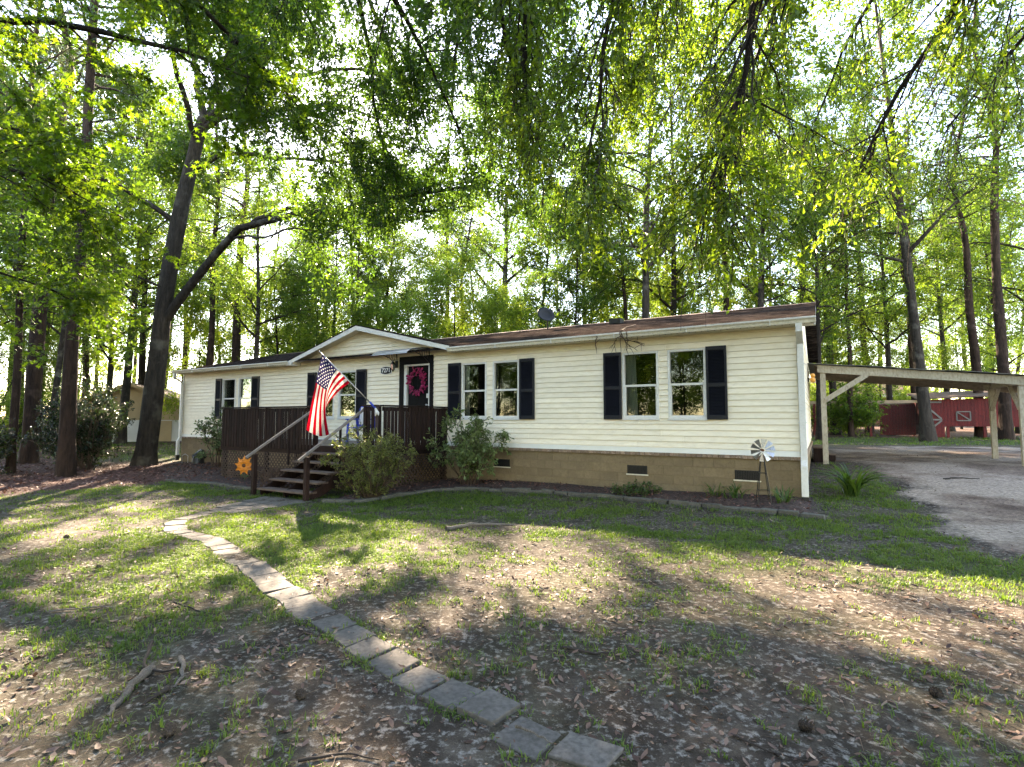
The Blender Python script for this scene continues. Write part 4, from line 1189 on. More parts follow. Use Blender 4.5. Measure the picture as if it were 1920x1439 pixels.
sbeam(-.2, 5.2, -.05, 5.6, .02, .02).build('ceiling', M['cceil'], cp)
for y_ in (1.1, 2.3, 3.5, 4.7):
    sbeam(-.15, 5.1, y_, y_ + .04, -.002, .09).build('rafter', M['cceil'], cp)
for y_ in (1.2, 2.7, 4.2): pass
for k in range(6):
    x0 = -.35 + k * .97
    sbeam(x0, x0 + 1.0, -.22, 5.7, .048 + .012 * (k % 2), .01).build('roof_sheet', M['cmetal'], cp)
MB().bar((.03, -.075, cz(0) - .95), (1.0, -.075, cz(1.0) - .17), .13, .05, up=(0, 1, 0)).build('brace', M['cport'], cp)
MB().bar((3.98, 2.45, cz(4) - .75), (3.98, 1.7, cz(4) - .17), .05, .08, up=(1, 0, 0)).build('brace', M['cport'], cp)
MB().bar((3.98, .1, cz(4) - .75), (3.98, .8, cz(4) - .17), .05, .08, up=(1, 0, 0)).build('brace', M['cport'], cp)
# side steps under the carport, dark wood
ss = root('side_steps', 'dark wooden side steps against the house under the carport', 'steps', HW(.35, 6.6, .3), -TH)
for k, (y_, z_) in enumerate(((0, .48), (.0, .30), (.0, .12))):
    MB().box(-.3 + k * .27, .0 + k * .27 + .02, -.6, .6, z_ - .04, z_).build('tread', M['treadwood'], ss)
    MB().box(-.28 + k * .27, -.01 + k * .27, -.58, .58, -.1, z_ - .04).build('riser', M['deckdark'], ss)
# porch light on the end wall
pg = root('porch_light', 'amber glass porch light with round globes on the end wall', 'lamp', HW(.016, 5.0, 2.62), -TH)
MB().box(.0, .03, -.1, .1, -.05, .06).build('back_plate', M['iron'], pg)
for y_, z_ in ((-.09, 0), (.09, 0), (0, .12)):
    MB().tube([(.03, y_, .03 + z_), (.1, y_, .05 + z_)], .008, 6).build('arm', M['iron'], pg)
    MB().lathe([(0, -.07), (.05, -.05), (.065, 0), (.045, .045), (.02, .055)], 12, (.12, y_, z_)).build('globe', M['bulb'], pg, smooth=True)

# ------------------------------------------------------------------ coop, far house, shed, fences
CO = (24.5, 30.0, .5); CR = math.radians(-28)
co = root('chicken_coop', 'long red wooden chicken coop with wire run and nest box', 'coop', CO, CR)
# local x to the right
for x_ in (-6.2, -3.3, -.9):
    MB().box(x_ - .06, x_ + .06, -.06, .06, -.2, 2.02).build('post', M['red'], co)
    MB().box(x_ - .05, x_ + .05, 2.0, 2.1, -.2, 1.95).build('post', M['red'], co)
MB().box(-6.4, -.8, -.1, .0, 1.98, 2.14).build('run_beam', M['rawwood'], co)
MB().box(-6.4, -.8, 2.0, 2.1, 1.9, 2.05).build('run_beam', M['rawwood'], co)
wirem = MB()
for k in range(70): wirem.box(-6.2 + k * .076, -6.192 + k * .076, -.02, -.012, 0, 1.98)
for k in range(14): wirem.box(-6.2, -.9, -.021, -.013, .05 + k * .14, .056 + k * .14)
wirem.build('wire_mesh', M['iron'], co)['kind'] = 'stuff'
x_ = -2.6
while x_ < -.95:
    MB().box(x_, x_ + .145, 1.9, 1.94, .05, 1.95).build('plank', M['red'], co); x_ += .15
x_ = -.85
while x_ < 3.6:                                                    # raised house front, plank by plank
    lo = .0 if x_ < .15 else .62
    MB().box(x_, x_ + .143, -.04 + random.uniform(-.004, .004), 0, lo, 2.15 + .02 * x_).build('plank', M['red'], co); x_ += .15
MB().box(-.8, 3.6, .01, 2.0, .66, 2.1).build('box', M['red'], co)
for a, b in (((-.80, -.06, 2.0), (.1, -.06, 2.0)), ((-.80, -.06, 1.0), (.1, -.06, 1.0)), ((-.78, -.075, 1.95), (.06, -.075, 1.05)), ((-.78, -.075, .15), (.06, -.075, .95))):
    MB().bar(a, b, .09, .03, up=(0, 1, 0)).build('door_brace', M['fence'], co)
for a, b in (((.75, -.06, 1.45), (1.35, -.06, 1.45)), ((.75, -.06, .95), (1.35, -.06, .95)), ((.75, -.06, .95), (.75, -.06, 1.45)), ((1.35, -.06, .95), (1.35, -.06, 1.45)), ((.78, -.07, 1.42), (1.32, -.07, .98))):
    MB().bar(a, b, .06, .03, up=(0, 1, 0)).build('window_trim', M['fence'], co)
for x_ in (.3, 1.9, 3.5): MB().box(x_, x_ + .12, .02, .14, -.2, .66).build('leg', M['red'], co)
slab([(-1.1, -.35, 2.22), (7.2, -.35, 2.5), (7.2, 2.4, 2.9), (-1.1, 2.4, 2.62)], .06).build('roof', M['brownroof'], co)
x_ = 3.65
while x_ < 7.1:
    MB().box(x_, x_ + .143, .30, .34, .6, 2.40).build('plank', M['red'], co); x_ += .15
MB().box(3.65, 7.1, .345, 2.0, .6, 2.4).build('box', M['red'], co)
x_ = 4.2
while x_ < 6.8:
    MB().box(x_, x_ + .143, -.2, -.16, .55, 1.05).build('nest_plank', M['red'], co); x_ += .15
slab([(4.1, -.3, 1.12), (6.9, -.3, 1.12), (6.9, .3, 1.35), (4.1, .3, 1.35)], .04).build('nest_lid', M['rawwood'], co)
for x_ in (4.3, 6.6): MB().box(x_, x_ + .1, -.15, -.05, -.2, .55).build('leg', M['red'], co)

FH = root('neighbour_house', 'brick bungalow with brown roof and white eaves beyond the woods', 'house', (33, 56, 1.0), math.radians(-20))
MB().box(-8, 9, 0, 8, -.6, 2.9).build('wall', M['farbrick'], FH)
slab([(-8.8, -.8, 3.1), (9.8, -.8, 3.1), (9.8, 4, 5.2), (-8.8, 4, 5.2)], .08).build('roof', M['brownroof'], FH)
MB().box(-8.8, 9.8, -.86, -.8, 2.7, 3.08).build('eave_board', M['white'], FH)
MB().box(-6.6, -3.9, -.03, .02, -.3, 2.2).build('dark_opening_panel', M['vent'], FH)  # black panel on the solid wall, painted shade of an open bay
for x_ in (-2.4, .8, 4.6):
    w = MB().box(x_, x_ + 1.1, -.05, -.01, .9, 2.3).build('window', M['white'], FH)
    for a in (0, 1):
        for b in (0, 1): MB().box(x_ + .08 + a * .5, x_ + .52 + a * .5, -.06, -.045, .98 + b * .66, 1.58 + b * .66).build('pane', M['glass'], w)
for x_ in (-6.8, -3.7): MB().box(x_ - .08, x_ + .08, -.7, -.54, -.6, 2.7).build('column', M['white'], FH)

SH = root('shed', 'tan gabled shed with white lower wall and brown roof behind trees', 'shed', (-26.6, 36.5, -.1), math.radians(14))
MB().box(-3.2, 3.2, 0, 5, -.2, 2.1).build('wall', M['shedwhite'], SH)
MB().box(-3.22, 3.22, -.02, .03, 1.55, 2.6).build('upper_wall', M['shedwall'], SH)
MB().prism([(-3.25, 2.6), (3.25, 2.6), (0, 4.0)], 'y', -.02, .05).build('gable', M['shedwall'], SH)
MB().box(-3.25, 3.25, .05, 5, 2.1, 2.6).build('side_wall', M['shedwall'], SH)
for sx in (-1, 1):
    pts = [(0, -.5, 4.15), (sx * 4.1, -.5, 2.4), (sx * 4.1, 5.4, 2.4), (0, 5.4, 4.15)]
    slab(pts if sx < 0 else pts[::-1], .08).build('roof', M['brownroof'], SH)
    MB().bar((0, -.53, 4.06), (sx * 4.1, -.53, 2.31), .2, .03, up=(0, 1, 0)).build('rake_board', M['shedwall'], SH)
MB().box(1.5, 2.6, -.06, -.01, -.1, 1.5).build('door', M['shedwall'], SH)

def fence(p, q, h, label):
    L = math.dist(p, q); n = int(L / .15); a = math.atan2(q[1] - p[1], q[0] - p[0])
    r_ = root('board_fence', label, 'fence', (p[0], p[1], tz(*p)), a)
    pm = [MB().box(-.07, .07, -.012, .012, -.1, h + dh).mesh('picket') for dh in (0, .02, -.02)]
    for m_ in pm: m_.materials.append(M['fence'])
    for k in range(n):
        o = link('picket', pm[k % 3], None, r_); o.location = (.075 + k * .15, 0, 0); o.rotation_euler = (0, random.uniform(-.012, .012), 0)
    for z_ in (.4, h - .3): MB().box(0, L, .014, .05, z_, z_ + .09).build('rail', M['fence'], r_)
fence((-28.5, 44.5), (-17, 45.5), 1.85, 'weathered grey board fence behind the tan shed')
fence((-44, 34), (-31, 40.5), 1.8, 'weathered grey board fence far left beyond the big pine')

# ------------------------------------------------------------------ vegetation
def unit(a):
    return a / np.maximum(np.linalg.norm(a, axis=-1, keepdims=True), 1e-9)
def tubes(npm, P, Rr, k):
    """many tubes at once: P (T,N,3), Rr (T,N)"""
    P = np.asarray(P, float); Rr = np.asarray(Rr, float)
    T, N, _ = P.shape
    tg = np.empty_like(P); tg[:, 1:-1] = P[:, 2:] - P[:, :-2]; tg[:, 0] = P[:, 1] - P[:, 0]; tg[:, -1] = P[:, -1] - P[:, -2]
    tg = unit(tg)
    ref = np.where(np.abs(tg[..., 2:3]) > .9, np.array([1., 0, 0]), np.array([0, 0, 1.]))
    # one reference per tube keeps the rings from twisting
    ref = np.broadcast_to(ref[:, :1], P.shape)
    s_ = unit(np.cross(tg, ref)); n_ = np.cross(s_, tg)
    ang = np.arange(k) * 2 * np.pi / k
    V = P[:, :, None] + Rr[:, :, None, None] * (s_[:, :, None] * np.cos(ang)[None, None, :, None] + n_[:, :, None] * np.sin(ang)[None, None, :, None])
    base = (np.arange(T) * N * k)[:, None, None] + (np.arange(N - 1) * k)[None, :, None] + np.arange(k)[None, None, :]
    nxt = (np.arange(T) * N * k)[:, None, None] + (np.arange(N - 1) * k)[None, :, None] + ((np.arange(k) + 1) % k)[None, None, :]
    F_ = np.stack([base, nxt, nxt + k, base + k], -1).reshape(-1, 4)
    npm.add(V.reshape(-1, 3), F_)

TEMPL = {
    'rhomb': (np.array([[0, 0, 0], [.45, .27, .07], [1, 0, -.06], [.45, -.27, .07]]), np.array([[0, 1, 2], [0, 2, 3]])),
    'thin': (np.array([[0, 0, 0], [.45, .15, .04], [1, 0, -.05], [.45, -.15, .04]]), np.array([[0, 1, 2], [0, 2, 3]])),
    'obov': (np.array([[0, 0, 0], [.38, .09, .03], [.74, .20, .045], [1, 0, -.05], [.74, -.20, .045], [.38, -.09, .03]]), np.array([[0, 1, 2, 3], [0, 3, 4, 5]])),
    'needle': (np.array([[0, -.012, 0], [0, .012, 0], [1, .006, 0], [1, -.006, 0]]), np.array([[0, 1, 2, 3]])),
    'dead': (np.array([[0, 0, 0], [.3, .17, .06], [.7, .2, .08], [1, 0, .16], [.7, -.2, .05], [.3, -.17, .07], [.5, 0, -.0]]), np.array([[0, 1, 6], [1, 2, 6], [2, 3, 6], [3, 4, 6], [4, 5, 6], [5, 0, 6]])),
}
def star_t():
    v = [[.42, 0, 0]]
    tips = [(0.0, .0), (R(180), .40), (R(112), .60), (R(52), .66), (0, .62), (R(-52), .66), (R(-112), .60)]
    pts = []
    order = [R(180), R(112), R(52), 0, R(-52), R(-112)]
    rad = {R(180): .40, R(112): .50, R(52): .62, 0: .60, R(-52): .62, R(-112): .50}
    for i, a in enumerate(order):
        pts.append((.42 + rad[a] * math.cos(a), rad[a] * math.sin(a), -.04))
        b = order[(i + 1) % 6]
        if i == 5: mid = R(-146)
        else: mid = (a + b) / 2
        pts.append((.42 + .20 * math.cos(mid), .20 * math.sin(mid), .03))
    v += [list(p) for p in pts]
    n = len(pts)
    return np.array(v), np.array([[0, 1 + (i + 1) % n, 1 + i] for i in range(n)])
TEMPL['star'] = star_t()

def leaves(npm, pos, dr, nr, size, tint, tmpl):
    tv, tf = TEMPL[tmpl]
    dr = unit(dr); sd_ = unit(np.cross(nr, dr)); nr = np.cross(dr, sd_)
    V = pos[:, None] + size[:, None, None] * (tv[None, :, 0:1] * dr[:, None] + tv[None, :, 1:2] * sd_[:, None] + tv[None, :, 2:3] * nr[:, None])
    nv = len(tv)
    F_ = (tf[None] + (np.arange(len(pos)) * nv)[:, None, None]).reshape(-1, tf.shape[1])
    npm.add(V.reshape(-1, 3), F_, np.repeat(tint, nv))

def interp_poly(P, t):
    """P (N,3) control points, t in 0..1 -> points and tangents"""
    P = np.asarray(P, float); n = len(P) - 1
    x = np.clip(np.asarray(t) * n, 0, n - 1e-6); i = x.astype(int); f = (x - i)[..., None]
    return P[i] * (1 - f) + P[i + 1] * f, unit(P[i + 1] - P[i])
def smooth_poly(P, n):
    """Catmull-Rom resampling"""
    P = np.asarray(P, float); Q = np.vstack([2 * P[0] - P[1], P, 2 * P[-1] - P[-2]])
    out = []
    m = len(P) - 1
    for t in np.linspace(0, m - 1e-6, n):
        i = int(t); f = t - i
        a, b, c, d = Q[i], Q[i + 1], Q[i + 2], Q[i + 3]
        out.append(.5 * (2 * b + (c - a) * f + (2 * a - 5 * b + 4 * c - d) * f * f + (3 * b - a - 3 * c + d) * f ** 3))
    return np.array(out)

def foliate(g, br, lf, limbs, nsub, sublen, ntw, twlen, nlv, lsize, tmpl, droop=0.15, spread=.8, gauss=.05, hang=0.0, start=.25, subr=.35, updir=.25):
    """limbs: list of (pts, radius). Adds sub-branches, twigs and leaves to the numpy meshes."""
    SP, SR, TP, TR_ = [], [], [], []
    for pts, r0 in limbs:
        pts = np.asarray(pts, float)
        Ltot = np.linalg.norm(np.diff(pts, axis=0), axis=1).sum()
        ns = max(2, int(round(nsub * (.7 + .6 * g.random()))))
        ts = np.concatenate([start + (1 - start) * g.random(ns - 1), [1.0]])
        p, tg = interp_poly(pts, ts)
        for k in range(ns):
            rd = g.normal(size=3); d = unit(tg[k] * .75 + rd * spread * .6 + np.array([0, 0, updir - hang]))
            L = sublen * (.55 + .8 * g.random()) * (1.15 - .5 * ts[k])
            n = 5; q = [p[k]]; dd = d
            for _ in range(n - 1):
                dd = unit(dd + g.normal(size=3) * .16 + np.array([0, 0, -droop - hang * .3]))
                q.append(q[-1] + dd * L / (n - 1))
            q = np.array(q); SP.append(q); rr = max(.006, r0 * subr * (1.1 - .6 * ts[k])); SR.append(np.linspace(rr, .004, n))
            nt_ = max(2, int(round(ntw * (.7 + .6 * g.random()))))
            tt = np.concatenate([.15 + .85 * g.random(nt_ - 1), [1.0]])
            tp, ttg = interp_poly(q, tt)
            for j in range(nt_):
                d2 = unit(ttg[j] * .7 + g.normal(size=3) * .6 + np.array([0, 0, .05 - hang]))
                L2 = twlen * (.5 + .9 * g.random())
                w = [tp[j], tp[j] + d2 * L2 * .5]
                d3 = unit(d2 + np.array([0, 0, -droop * 1.6 - hang * .6]) + g.normal(size=3) * .12)
                w.append(w[1] + d3 * L2 * .5)
                TP.append(w); TR_.append([.006 if tmpl not in ('rhomb', 'thin') else .008, .0045, .0025])
    SP = np.array(SP); SR = np.array(SR); TP = np.array(TP); TR_ = np.array(TR_)
    tubes(br, SP, SR, 4); tubes(br, TP, TR_, 3)
    if nlv == 0: return
    # leaves along each twig
    T = len(TP)
    n = nlv * T
    ti = np.repeat(np.arange(T), nlv); t = .1 + .9 * g.random(n)
    f = t * 2; i = np.minimum(f.astype(int), 1); f = (f - i)[:, None]
    a = TP[ti, i]; b = TP[ti, i + 1]
    pos = a * (1 - f) + b * f + g.normal(size=(n, 3)) * gauss
    tgd = unit(b - a)
    dr = unit(tgd * .5 + g.normal(size=(n, 3)) * .65 + np.array([0, 0, -.18]))
    nr = unit(g.normal(size=(n, 3)) * .55 + np.array([0, 0, 1.0]))
    tw_t = g.random(T); tw_s = g.random(T)
    tint = np.clip(.55 * tw_t[ti] + .45 * g.random(n) + (pos[:, 2] - pos[:, 2].mean()) * .0, 0, 1)
    leaves(lf, pos, dr, nr, lsize * (.45 + .5 * g.random(n) + .35 * tw_s[ti]), tint, tmpl)

def trunk_tube(npm, pts, r0, r1, n=16, k=10, flare=.5, g=None):
    P = smooth_poly(pts, n); t = np.linspace(0, 1, n)
    rr = r0 + (r1 - r0) * t ** .9
    h = P[:, 2] - P[0, 2]
    rr = rr * (1 + flare * np.exp(-h / .35))
    tubes(npm, P[None], rr[None], k)
    # uneven girth
    v = npm.vs[-1].reshape(n, k, 3)
    c = P[:, None, :].astype(np.float32)
    wob = (1 + .07 * np.sin(np.arange(k)[None, :] * 2.1 + np.arange(n)[:, None] * .7) + .05 * np.sin(np.arange(k)[None, :] * 5 + 1 + np.arange(n)[:, None] * 1.3))[..., None]
    npm.vs[-1] = (c + (v - c) * wob.astype(np.float32)).reshape(-1, 3)
    return P, rr

def make_tree(name, label, seed, H, r0, cb, cr, nl, nsub, ntw, nlv, lsize, bark, leaf, tmpl='rhomb', lean=.02, fork=False, twlen=1.0, up=.45, group=None, gauss=.12, nlim_lo=0):
    g = np.random.default_rng(seed)
    r = root(name, label, 'tree', group=group)
    tk = NP(); br = NP(); lf = NP()
    pts = [np.zeros(3)]
    dx = g.normal(size=2) * lean
    for i in range(6):
        dx = dx + g.normal(size=2) * lean * .6
        pts.append(pts[-1] + np.array([dx[0] * H / 6, dx[1] * H / 6, H / 6]))
    pts[0] = pts[0] - np.array([0, 0, .25])
    P, rr = trunk_tube(tk, pts, r0, r0 * .12, 18, 10)
    limbs = []; LP, LR = [], []
    for i in range(nl):
        t = cb / H + (1 - cb / H) * ((i + g.random() * .6) / nl) ** .9 * .98
        p, tg = interp_poly(P, np.array([t])); p = p[0]
        az = i * 2.399 + g.random() * .9
        prof = math.sin(math.pi * min(1, (t - cb / H) / (1 - cb / H) * .75 + .22)) ** .8
        L = cr * (.55 + .55 * g.random()) * prof
        el = up + g.normal() * .18 + .3 * t
        d = np.array([math.cos(az) * math.cos(el), math.sin(az) * math.cos(el), math.sin(el)])
        q = [p]; n = 6
        for _ in range(n - 1):
            d = unit(d + g.normal(size=3) * .14 + np.array([0, 0, -.02])); q.append(q[-1] + d * L / (n - 1))
        q = np.array(q); rl = max(.02, np.interp(t, np.linspace(0, 1, 18), rr) * (.35 + .25 * g.random()))
        LP.append(q); LR.append(np.linspace(rl, rl * .3, n)); limbs.append((q, rl))
    tubes(br, np.array(LP), np.array(LR), 6)
    foliate(g, br, lf, limbs, nsub, cr * .45, ntw, twlen, nlv, lsize, tmpl, gauss=gauss)
    link('trunk', join(tk, br).mesh('trunk', True, False), M[bark], r)
    link('crown', lf.mesh('crown'), M[leaf], r)
    return r

def make_pine(name, label, seed, H, r0, cb, group=None):
    g = np.random.default_rng(seed)
    r = root(name, label, 'tree', group=group)
    tk = NP(); br = NP(); lf = NP()
    pts = [np.array([g.normal() * .06 * i, g.normal() * .06 * i, H * i / 6]) for i in range(7)]; pts[0] = np.array([0, 0, -.25])
    P, rr = trunk_tube(tk, pts, r0, r0 * .25, 20, 10, .3)
    LP, LR, tips = [], [], []
    for i in range(46):
        t = cb / H + (1 - cb / H) * i / 46
        p, _ = interp_poly(P, np.array([t])); p = p[0]
        az = g.random() * 6.28; L = (3.6 * (1 - .7 * (i / 46)) + .4) * (.6 + .5 * g.random()); el = .1 + .35 * g.random()
        d = np.array([math.cos(az) * math.cos(el), math.sin(az) * math.cos(el), math.sin(el)]); q = [p]
        for _ in range(4): d = unit(d + g.normal(size=3) * .12 + np.array([0, 0, .03])); q.append(q[-1] + d * L / 4)
        q = np.array(q); LP.append(q); LR.append(np.linspace(.05, .012, 5))
        for k in range(9):
            t_ = .3 + .7 * g.random(); pp, tg = interp_poly(q, np.array([t_])); tips.append((pp[0] + g.normal(size=3) * .35, tg[0]))
    # short dead stubs on the bare trunk
    for i in range(16):
        t = .18 + .4 * g.random(); p, _ = interp_poly(P, np.array([t])); p = p[0]; az = g.random() * 6.28; L = .5 + 1.4 * g.random()
        d = np.array([math.cos(az), math.sin(az), g.normal() * .25]); q = np.array([p + d * L * s_ / 4 + np.array([0, 0, -.03 * s_]) for s_ in range(5)]); LP.append(q); LR.append(np.linspace(.022, .006, 5))
    tubes(br, np.array(LP), np.array(LR), 5)
    tp = np.array([t[0] for t in tips]); td = np.array([t[1] for t in tips]); nn = 46
    n = len(tp) * nn; ii = np.repeat(np.arange(len(tp)), nn)
    dr = unit(td[ii] * .5 + g.normal(size=(n, 3)) * .7 + np.array([0, 0, .2]))
    leaves(lf, tp[ii] + g.normal(size=(n, 3)) * .06, dr, unit(g.normal(size=(n, 3))), .26 * (.7 + .5 * g.random(n)), g.random(n), 'needle')
    lf.vs = lf.vs
    link('trunk', join(tk, br).mesh('trunk', True, False), M['bark_pine'], r); link('crown', lf.mesh('crown'), M['needle'], r)
    return r

GW = 'trees of the woods behind the house'
protoD = [make_tree('hardwood_tree', 'tall dark trunked hardwood in the woods behind the house', 101, 25, .27, 7.0, 6.0, 28, 7, 7, 18, .20, 'bark_dark', 'leaf_far', group=GW),
          make_tree('hardwood_tree', 'tall dark trunked hardwood in the woods behind the house', 102, 27, .30, 9.0, 5.8, 28, 7, 7, 18, .20, 'bark_oak', 'leaf_far', lean=.03, group=GW),
          make_tree('hardwood_tree', 'tall dark trunked hardwood in the woods behind the house', 103, 22, .20, 5.0, 5.4, 26, 7, 7, 19, .19, 'bark_dark', 'leaf_far', lean=.035, group=GW)]
GU = 'young trees under the tall woods'
protoU = [make_tree('young_tree', 'slender young yellow-green tree growing under the tall woods', 111, 10.5, .09, 1.4, 3.4, 20, 7, 7, 22, .15, 'bark_dark', 'leaf_under', lean=.05, up=.35, twlen=.8, group=GU),
          make_tree('young_tree', 'slender young yellow-green tree growing under the tall woods', 112, 8.0, .08, .8, 3.0, 20, 7, 7, 21, .14, 'bark_dark', 'leaf_under', lean=.07, up=.3, twlen=.8, group=GU)]
GPI = 'pines of the woods'
protoP = [make_pine('pine_tree', 'tall straight brown barked pine rising above the woods', 121, 24, .27, 13, group=GPI), make_pine('pine_tree', 'tall straight brown barked pine rising above the woods', 122, 22, .22, 11.5, group=GPI)]
used = {}
def place(proto, X, Y, sc, rz, label=None, sz=None, cat=None):
    if id(proto) not in used:
        used[id(proto)] = 1; o = proto
    else:
        o = copy_tree(proto)
    o.location = (X, Y, tz(X, Y)); o.rotation_euler = (0, 0, rz); o.scale = (sc, sc, sz or sc)
    if label:
        o['label'] = label
        if 'group' in o.keys(): del o['group']
    return o
NEAR = [(60, 'beyond the thick rough barked pine'), (330, 'around the tan shed'), (500, 'behind the left end of the roof'), (690, 'behind the front gable'), (900, 'behind the roof between gable and satellite dish'),
        (1130, 'behind the satellite dish'), (1330, 'behind the roof above the right windows'), (1530, 'behind the right end of the roof'), (1680, 'between the house end and the red coop'), (9999, 'behind the red coop')]
def where(c): return next(t for m_, t in NEAR if c < m_)
def deep(Y): return 'near edge' if Y < 31 else ('middle depth' if Y < 45 else 'far back')
def K(px_, Y): return (px_ - 960) / 980 * Y
g0 = np.random.default_rng(77)
# (picture column of the trunk, distance, kind, scale)
rows = [(130, 34, 'D', 1.0), (40, 30, 'D', .95), (-90, 30, 'D', 1.0), (265, 38, 'D', 1.0), (340, 58, 'D', 1.1), (420, 56, 'D', 1.1), (100, 48, 'D', 1.1), (935, 38, 'D', 1.0), (1085, 36, 'D', 1.0), (1260, 33, 'D', .95), (1440, 40, 'D', 1.0), (1900, 52, 'D', 1.0), (870, 58, 'D', 1.1), (720, 58, 'D', 1.1), (560, 60, 'D', 1.1), (560, 36, 'P', .7), (602, 42, 'P', .8), (668, 31, 'P', .6), (872, 34, 'P', .62), (1130, 36, 'P', .8), (1178, 32, 'P', .7), (1252, 36, 'P', .8), (1512, 40, 'P', .9), (1594, 31, 'P', .75), (1716, 36, 'P', .85), (1815, 52, 'P', 1.0), (75, 30, 'P', .8), (180, 48, 'P', .9), (250, 60, 'P', 1.0), (388, 27, 'P', 0.95), (438, 30, 'P', 1.0), (475, 25, 'D', .55), (540, 27, 'D', .50), (628, 33, 'D', .60), (705, 36, 'D', .66), (790, 35, 'D', .62), (838, 42, 'P', .9),
        (1000, 34, 'D', .6), (1060, 30, 'D', .6), (1095, 40, 'P', 1.0), (1213, 28, 'D', .9), (1300, 44, 'D', 1.0), (1372, 31, 'P', .9), (1418, 27, 'D', .75), (1488, 33, 'D', .8),
        (1535, 26, 'D', .6), (1628, 38, 'P', 1.0), (1690, 44, 'D', .9), (1668, 33, 'D', .7), (1780, 40, 'D', .8), (1835, 30, 'P', 1.0), (1862, 44, 'D', .8), (1882, 27, 'P', 1.05), (1908, 36, 'D', .8), (1960, 30, 'D', .9),
        (230, 34, 'D', .9), (160, 40, 'P', 1.0), (205, 29, 'D', .62), (95, 25, 'D', .6), (-40, 24, 'D', .9), (20, 36, 'D', 1.0), (300, 44, 'D', 1.0), (345, 50, 'P', 1.0), (580, 50, 'P', 1.0), (660, 56, 'D', 1.0), (900, 56, 'D', 1.0), (950, 58, 'P', 1.0), (1150, 52, 'D', 1.0), (1250, 60, 'D', 1.1), (1450, 52, 'P', 1.0), (1560, 60, 'D', 1.1), (1750, 58, 'D', 1.1), (60, 56, 'D', 1.1), (480, 60, 'D', 1.1), (760, 64, 'D', 1.1), (1050, 70, 'D', 1.2), (1850, 62, 'D', 1.1), (-60, 46, 'D', 1.1), (200, 66, 'D', 1.2), (1650, 72, 'D', 1.2)]
for i, (c, Y, kd, sc) in enumerate(rows):
    pr = {'D': protoD, 'P': protoP}[kd]
    o = place(pr[i % len(pr)], K(c, Y), Y, sc * (.95 + .1 * g0.random()), g0.random() * 6.28)
    o['label'] = ('slim ' if sc < .78 else 'tall ') + {'D': ('dark barked ', 'grey barked ', 'dark slanting ')[i % 3] + 'hardwood ', 'P': 'straight brown pine '}[kd] + where(c) + ', ' + deep(Y)
und = [(1215, 42, 1.0), (560, 40, 1.0), (372, 37, .9), (520, 32, 1.0), (590, 29, .9), (640, 38, 1.1), (690, 30, .8), (760, 31, .9), (850, 30, 1.0), (900, 33, 1.0), (930, 28, .7), (1030, 36, 1.0), (1120, 33, .9), (1180, 37, 1.0), (1270, 34, .9), (1340, 37, 1.0), (1400, 33, .8), (1450, 36, .9), (1560, 38, .9), (1600, 42, 1.0), (1650, 39, .9), (1720, 42, .8), (1800, 44, 1.0), (1880, 46, 1.0), (270, 52, 1.0), (100, 40, .9), (40, 30, .9), (-20, 28, .8), (440, 42, 1.1), (800, 44, 1.1), (980, 46, 1.1), (1330, 50, 1.2), (1500, 48, 1.1), (600, 54, 1.2), (150, 50, 1.2)]
for i, (c, Y, sc) in enumerate(und):
    o = place(protoU[i % 2], K(c, Y), Y, sc * (.95 + .15 * g0.random()), g0.random() * 6.28)
    o['label'] = ('slender ', 'bushy ')[i % 2] + 'young yellow-green tree ' + where(c) + ', ' + deep(Y)
# trees across the road, behind the viewer, seen only as reflections in the windows
for i, (X, Y, sc) in enumerate([(-14, -16, .9), (-6, -20, 1.0), (3, -15, .85), (10, -19, 1.0), (18, -13, .9), (-20, -8, .9), (24, -4, 1.0), (-10, -27, 1), (0, -30, 1), (16, -27, 1), (-22, -22, 1), (27, -20, 1), (-30, -12, 1), (-34, -22, 1), (-27, -2, .9), (-36, -4, 1), (-38, 6, 1), (-30, 8, .9)]):
    place(protoD[i % 3], X, Y, sc * .55, i * 1.3, 'hardwood across the yard reflected in the windows')['group'] = 'hardwoods reflected in the windows'
for i, (X, Y, sc) in enumerate([(-9, -10, .8), (7, -11, .8), (14, -9, .9), (-2, -13, .9), (-15, -9, 1), (-5, -16, 1.1), (2.5, -19, 1.2), (11, -14, 1.1), (20, -8, 1), (-12, -20, 1.2), (18, -18, 1.2), (6, -24, 1.2), (-20, -14, 1.2), (-24, -8, 1.2), (-16, -4, .9), (-26, -18, 1.3), (-30, -6, 1.3), (-21, -1, 1.1), (-33, -15, 1.3), (-28, 4, 1.2), (-19, 3.5, 1.0), (-22.5, 7, 1.1), (-26, 10, 1.2), (-25, 14, 1.1), (-29, 17, 1.3), (-32, 12, 1.4)]):
    place(protoU[i % 2], X, Y, sc, i * 1.7, 'young tree across the yard reflected in the windows')['group'] = 'young trees reflected in the windows'
# single trees that stand out
place(protoD[1], *(19.9, 25.1), .92, 2.0, 'stout forked hardwood with pale bark on the lawn beyond the carport')
place(protoD[0], *(21.0, 34.0), .95, 4.1, 'dark hardwood at the lawn edge left of the red coop')
place(protoP[0], -18.2, 19.8, 1.0, 1.1, 'very thick rough barked pine at the leafy left edge')
place(protoP[1], -15.6, 16.4, .55, .4, 'thin dark trunk beside the thick rough barked pine', .9)
place(protoP[1], -13.1, 15.5, .92, 2.9, 'straight dark trunk between the thick pine and the big leaning oak', 1.05)

